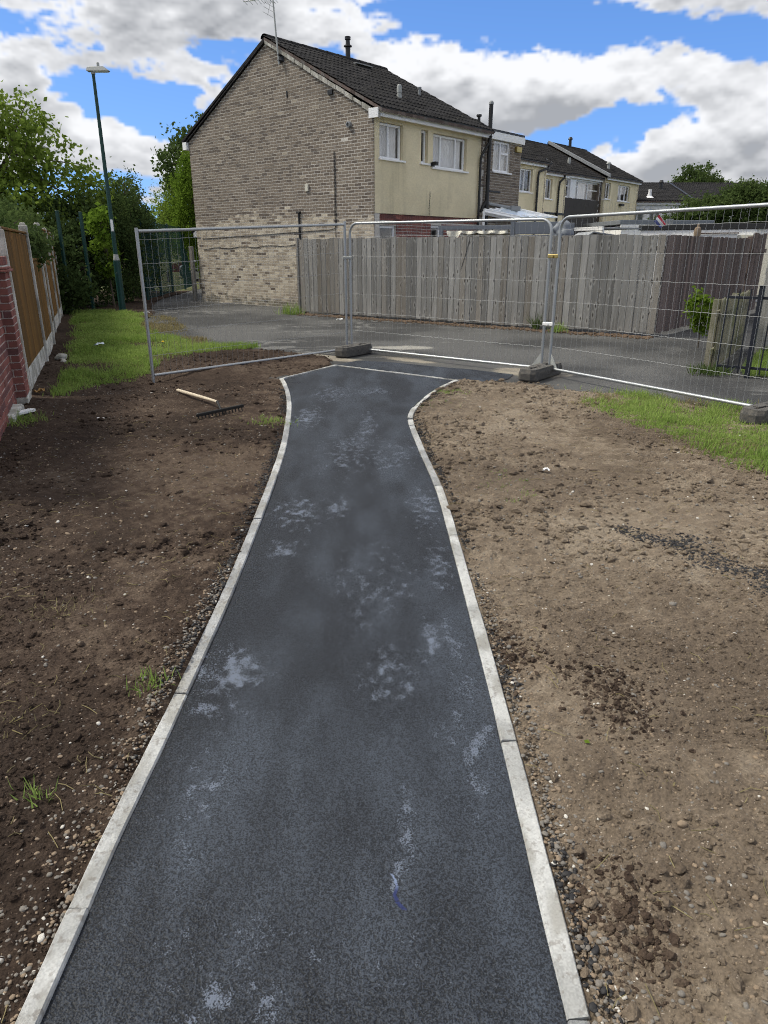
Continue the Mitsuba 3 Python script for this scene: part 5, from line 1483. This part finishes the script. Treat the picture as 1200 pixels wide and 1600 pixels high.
g = np.random.default_rng(41)
for side, lb, n1 in (('l', 'left', 1.0), ('r', 'right', 1.7)):
    for bs, cname, frac in (('pebble_tan', 'tan', .36), ('pebble_grey', 'grey', .34), ('pebble_white', 'whitish', .03)):
        xy = region(side, int(5200 * n1 * frac), .75, 3.4, g, 2.6, 0, .9)
        put_sz = np.exp(g.normal(math.log(.0028), .50, len(xy)))
        a = strew('pebbles', f'small {cname} pebbles scattered over the near {lb} soil', xy, np.minimum(put_sz, .016), bs, PEB[1], g)
        xy = region(side, int(9000 * n1 * frac), 3.2, 8.9, g, 4.2, 0)
        strew('pebbles', f'{cname} pebbles scattered over the far {lb} soil', xy, np.minimum(np.exp(g.normal(math.log(.0044), .45, len(xy))), .014), bs, PEB[3], g)
    # fine crumbs everywhere, then clods of soil
    bs = 'soil_dark' if side == 'l' else 'soil_light'
    xy = region(side, 21000, .75, 3.3, g, 2.3, 0, .9)
    strew('soil_crumbs', f'fine crumbs of earth covering the near {lb} soil', xy, np.minimum(np.exp(g.normal(math.log(.0026), .35, len(xy))), .006), bs, PEB[5], g)
    bs = 'soil_dark' if side == 'l' else 'soil_light'
    xy = region(side, 15000, .75, 3.6, g, 2.8)
    cl = meshkit.fbm(np.column_stack([xy, xy[:, 0] * 0]) * 2.4, 3, 6)
    xy = xy[cl + .12 * g.normal(size=len(xy)) > .53]
    strew('soil_clods', f'crumbly clods of earth on the near {lb} soil', xy, np.minimum(np.exp(g.normal(math.log(.0040), .55, len(xy))), .018), bs, PEB[4], g)
    xy = region(side, 17000, 3.4, 12.4 if side == 'l' else 8.9, g, 4.6)
    cl = meshkit.fbm(np.column_stack([xy, xy[:, 0] * 0]) * 1.7, 3, 6)
    xy = xy[cl + .12 * g.normal(size=len(xy)) > .57]
    strew('soil_clods', f'crumbly clods of earth on the far {lb} soil', xy, np.minimum(np.exp(g.normal(math.log(.0075), .6, len(xy))), .032), bs, PEB[5], g)
    # gravel margin along the edging
    for bs, cname, frac in (('pebble_tan', 'tan', .50), ('pebble_grey', 'grey', .80), ('pebble_white', 'whitish', .05)):
        n = int(1150 * frac)
        y = .7 + 2.6 * g.random(n) ** 1.5
        u = .030 + np.abs(g.normal(0, .075 if side == 'l' else .06, n)) * np.clip(1.5 - .28 * y, .35, 1.4)
        x = (lx(y) - u) if side == 'l' else (rx(y) + u)
        strew('gravel', f'{cname} gravel banked against the {lb} edging', np.column_stack([x, y]), np.minimum(np.exp(g.normal(math.log(.0043), .35, n)), .010), bs, PEB[1], g)
    n = 2600
    y = .8 + 7.6 * g.random(n)
    u = .030 + np.abs(g.normal(0, .035, n))
    keep = meshkit.fbm(np.column_stack([y * 1.6, y * 0, y * 0]), 3, 12 if side == 'l' else 15) + .08 * g.normal(size=n) > .47
    x = (lx(y) - u) if side == 'l' else (rx(y) + u)
    xy = np.column_stack([x, y])[keep]
    strew('tarmac_crumbs', f'black tarmac crumbs spilled along the {lb} edging', xy, np.minimum(np.exp(g.normal(math.log(.0052), .35, len(xy))), .012), 'pebble_black', PEB[3], g)

# spilled tarmac on the right, dark topsoil heaps
cl_ = LineString([(1.42, 3.92), (1.52, 3.74), (1.66, 3.66), (1.74, 3.72), (1.70, 3.50), (1.82, 3.36), (1.98, 3.22), (1.86, 3.02)])
t_ = g.random(5200)
P = np.array([cl_.interpolate(q, normalized=True).coords[0] for q in t_])
den = meshkit.fbm(np.column_stack([t_ * 9, t_ * 0, t_ * 0]), 2, 3)
P += g.normal(0, 1, P.shape) * (.025 + .055 * den)[:, None]
strew('tarmac_crumbs', 'patch of spilled black tarmac on the right soil', P, np.minimum(np.exp(g.normal(math.log(.0038), .4, len(P))), .011), 'pebble_black', PEB[3], g)
for k, (x, y, r, n, lb) in enumerate(((.845, 2.17, .11, 900, 'dark fresh topsoil crumbs in the middle of the right soil'), (.60, 1.28, .075, 700, 'dark topsoil crumbs near the lower right edging'), (.52, 2.55, .10, 700, 'dark topsoil crumbs beside the right edging'))):
    xy = np.array([x, y]) + g.normal(0, r, (n, 2)) * [.7, 1.2]
    xy = xy[xy[:, 0] > rx(xy[:, 1]) + .04]
    strew('soil_clods', lb, xy, np.minimum(np.exp(g.normal(math.log(.0040), .5, len(xy))), .013), 'soil_dark', PEB[4], g)
# dirt along the foot of the grey fence
s_, n = g.uniform(0, WL, 4200), 4200
q = WF.w(np.column_stack([s_, np.abs(g.normal(0, .17, n)) + .02, np.zeros(n)]))[:, :2]
m = scatter(PEB[3], np.column_stack([q, np.full(n, -.008)]), np.exp(g.normal(math.log(.017), .5, n))[:, None] * [1, 1, .5], g, .4)
put('dirt', m, 'pebble_brown', label='brown dirt and debris along the foot of the grey fence', kind='stuff')
# straw and roots on the soil
n = 900
xy = np.vstack([region('l', 500, .8, 7, g, 3), region('r', 330, .8, 8, g, 3)])
L = []
for x, y in xy:
    a = g.uniform(0, 6.3); l = g.uniform(.012, .045)
    z = float(soil_height(np.array(x), np.array(y))) + .004
    d = np.array([math.cos(a), math.sin(a), 0]) * l; b = np.array([-d[1], d[0], 0]) * g.uniform(-.4, .4)
    L.append(tube([np.array([x, y, z]) - d, np.array([x, y, z + .005]) + b, np.array([x, y, z]) + d], .0012, 3, False))
put('straw', merge(L), 'grass_dry', label='bits of straw and root strewn over both soils', kind='stuff')

# ------------------------------------------------------------------ rake and litter
rk = thing('garden_rake', 'wide dark rake with a short pale wooden handle lying on the left soil', 'rake')
zs = lambda x, y: float(soil_height(np.array(float(x)), np.array(float(y))))
hx0, hx1 = np.array([-2.42, 8.22]), np.array([-1.70, 7.16])
z0, z1 = zs(*hx0) + .03, zs(*hx1) + .09
ha = [np.array([*(hx0 * (1 - f) + hx1 * f), z0 * (1 - f) + z1 * f]) for f in (0, .03, .4, .7, .98)]
put('handle', tube(ha, [.014, .019, .019, .017, .013], 10), 'handle_wood', rk, smooth=40)
RKF = Frame((-1.80, 6.72), (.62, .785))
zr = zs(-1.66, 6.95) + .040
put('head_bar', bevel(RKF, -.02, .57, -.012, .012, zr, zr + .030, .004), 'rake_steel', rk)
for k in range(14):
    put('tooth', tube([RKF.w(np.array([.0 + k * .042, .0, zr + .005])), RKF.w(np.array([.0 + k * .042, .006, zr - .03])), RKF.w(np.array([.0 + k * .042, .02, zr - .075]))], [.006, .006, .003], 5), 'rake_steel', rk)
put('socket', tube([ha[-1] - np.array([0, 0, 0]), np.array([*RKF.w(np.array([[.28, 0, 0]]))[0, :2], zr + .012])], [.015, .010], 8), 'rake_steel', rk)


def litter_bit(name, label, cat, x, y, dims, bs, a=0., z=None, seed=0):
    g2 = np.random.default_rng(seed)
    t = thing(name, label, cat)
    fr = Frame((x, y), (math.cos(a), math.sin(a)))
    zz = zs(x, y) if z is None else z
    ss, tt = np.meshgrid(np.linspace(-.5, .5, 7), np.linspace(-.5, .5, 6), indexing='ij')
    h = meshkit.fbm(np.stack([ss * 3 + seed, tt * 3, ss * 0], -1), 2, seed)
    P = np.stack([ss * dims[0] * (1 - .3 * tt ** 2), tt * dims[1], zz + .004 + h * dims[2]], -1).reshape(-1, 3)
    i, j = np.meshgrid(np.arange(6), np.arange(5), indexing='ij')
    f = np.stack([i * 6 + j, (i + 1) * 6 + j, (i + 1) * 6 + j + 1, i * 6 + j + 1], -1).reshape(-1, 4)
    Q = fr.w(P)
    put('scrap', (np.vstack([Q, Q - [0, 0, .003]]), np.vstack([f, f[:, ::-1] + len(Q)])), bs, t)


litter_bit('paper_scrap', 'crumpled white scrap on the right soil', 'litter', 1.20, 5.02, (.06, .05, .04), 'white_paint', .4, seed=3)
litter_bit('paper_scrap', 'small white scrap on the left soil near the wall', 'litter', -2.75, 6.72, (.08, .03, .03), 'white_paint', -.3, seed=4)
litter_bit('plastic_wrapper', 'clear plastic wrapper lying on the left grass strip', 'litter', -4.72, 11.9, (.16, .10, .09), 'plastic_clear', .8, z=.06, seed=5)
litter_bit('paper_scrap', 'white scrap at the far end of the left grass strip', 'litter', -6.15, 18.9, (.14, .1, .1), 'white_paint', .2, seed=6)
litter_bit('paper_scrap', 'white scrap on the lane near the grey fence', 'litter', -1.05, 17.2, (.16, .08, .06), 'white_paint', .2, z=0.0, seed=7)
litter_bit('plaster_lump', 'yellowish lump of crumbled plaster beside the brick pier', 'rubble', -3.98, 8.1, (.12, .09, .09), 'terracotta', .2, seed=8)
wb = thing('white_board', 'white board offcut lying at the foot of the brick wall', 'board')
WBF = Frame((-3.66, 6.98), (.35, .94))
put('strip', bevel(WBF, -.13, .17, -.035, .035, zs(-3.5, 7.0) + .02, zs(-3.5, 7.0) + .05), 'white_paint', wb)
put('torn_edge', bevel(WBF, -.18, -.132, -.03, .02, zs(-3.5, 7.0) + .02, zs(-3.5, 7.0) + .045), 'canvas', wb)
rb = thing('rubble_block', 'broken concrete lump against the gravel boards of the panel fence', 'rubble')
v, f = lumpy(2, 9, .4)
put('lump', (v * [.08, .10, .06] + [-4.86, 10.75, .04], f), 'post_concrete', rb, smooth=30)
put('chip', (lumpy(1, 11, .4)[0] * [.04, .05, .03] + [-4.72, 10.5, .02], lumpy(1, 11, .4)[1]), 'post_concrete', rb)
dn = thing('dandelion', 'single yellow dandelion in the left grass', 'flower')
put('stem', tube([[-3.72, 12.08, 0], [-3.71, 12.06, .12]], .003, 5), 'grass_green', dn)
put('flower_head', (PEB[1][0] * [.026, .026, .013] + [-3.71, 12.06, .125], PEB[1][1]), 'yellow', dn, smooth=True)
lp = thing('leaf_scrap', 'green leaf lying on the right pebbly soil', 'leaf')
put('blade', leaf_quads(np.array([[.675, 1.93, zs(.675, 1.93) + .008]]), .024, np.random.default_rng(3), 2.), 'leaf_bright', lp)
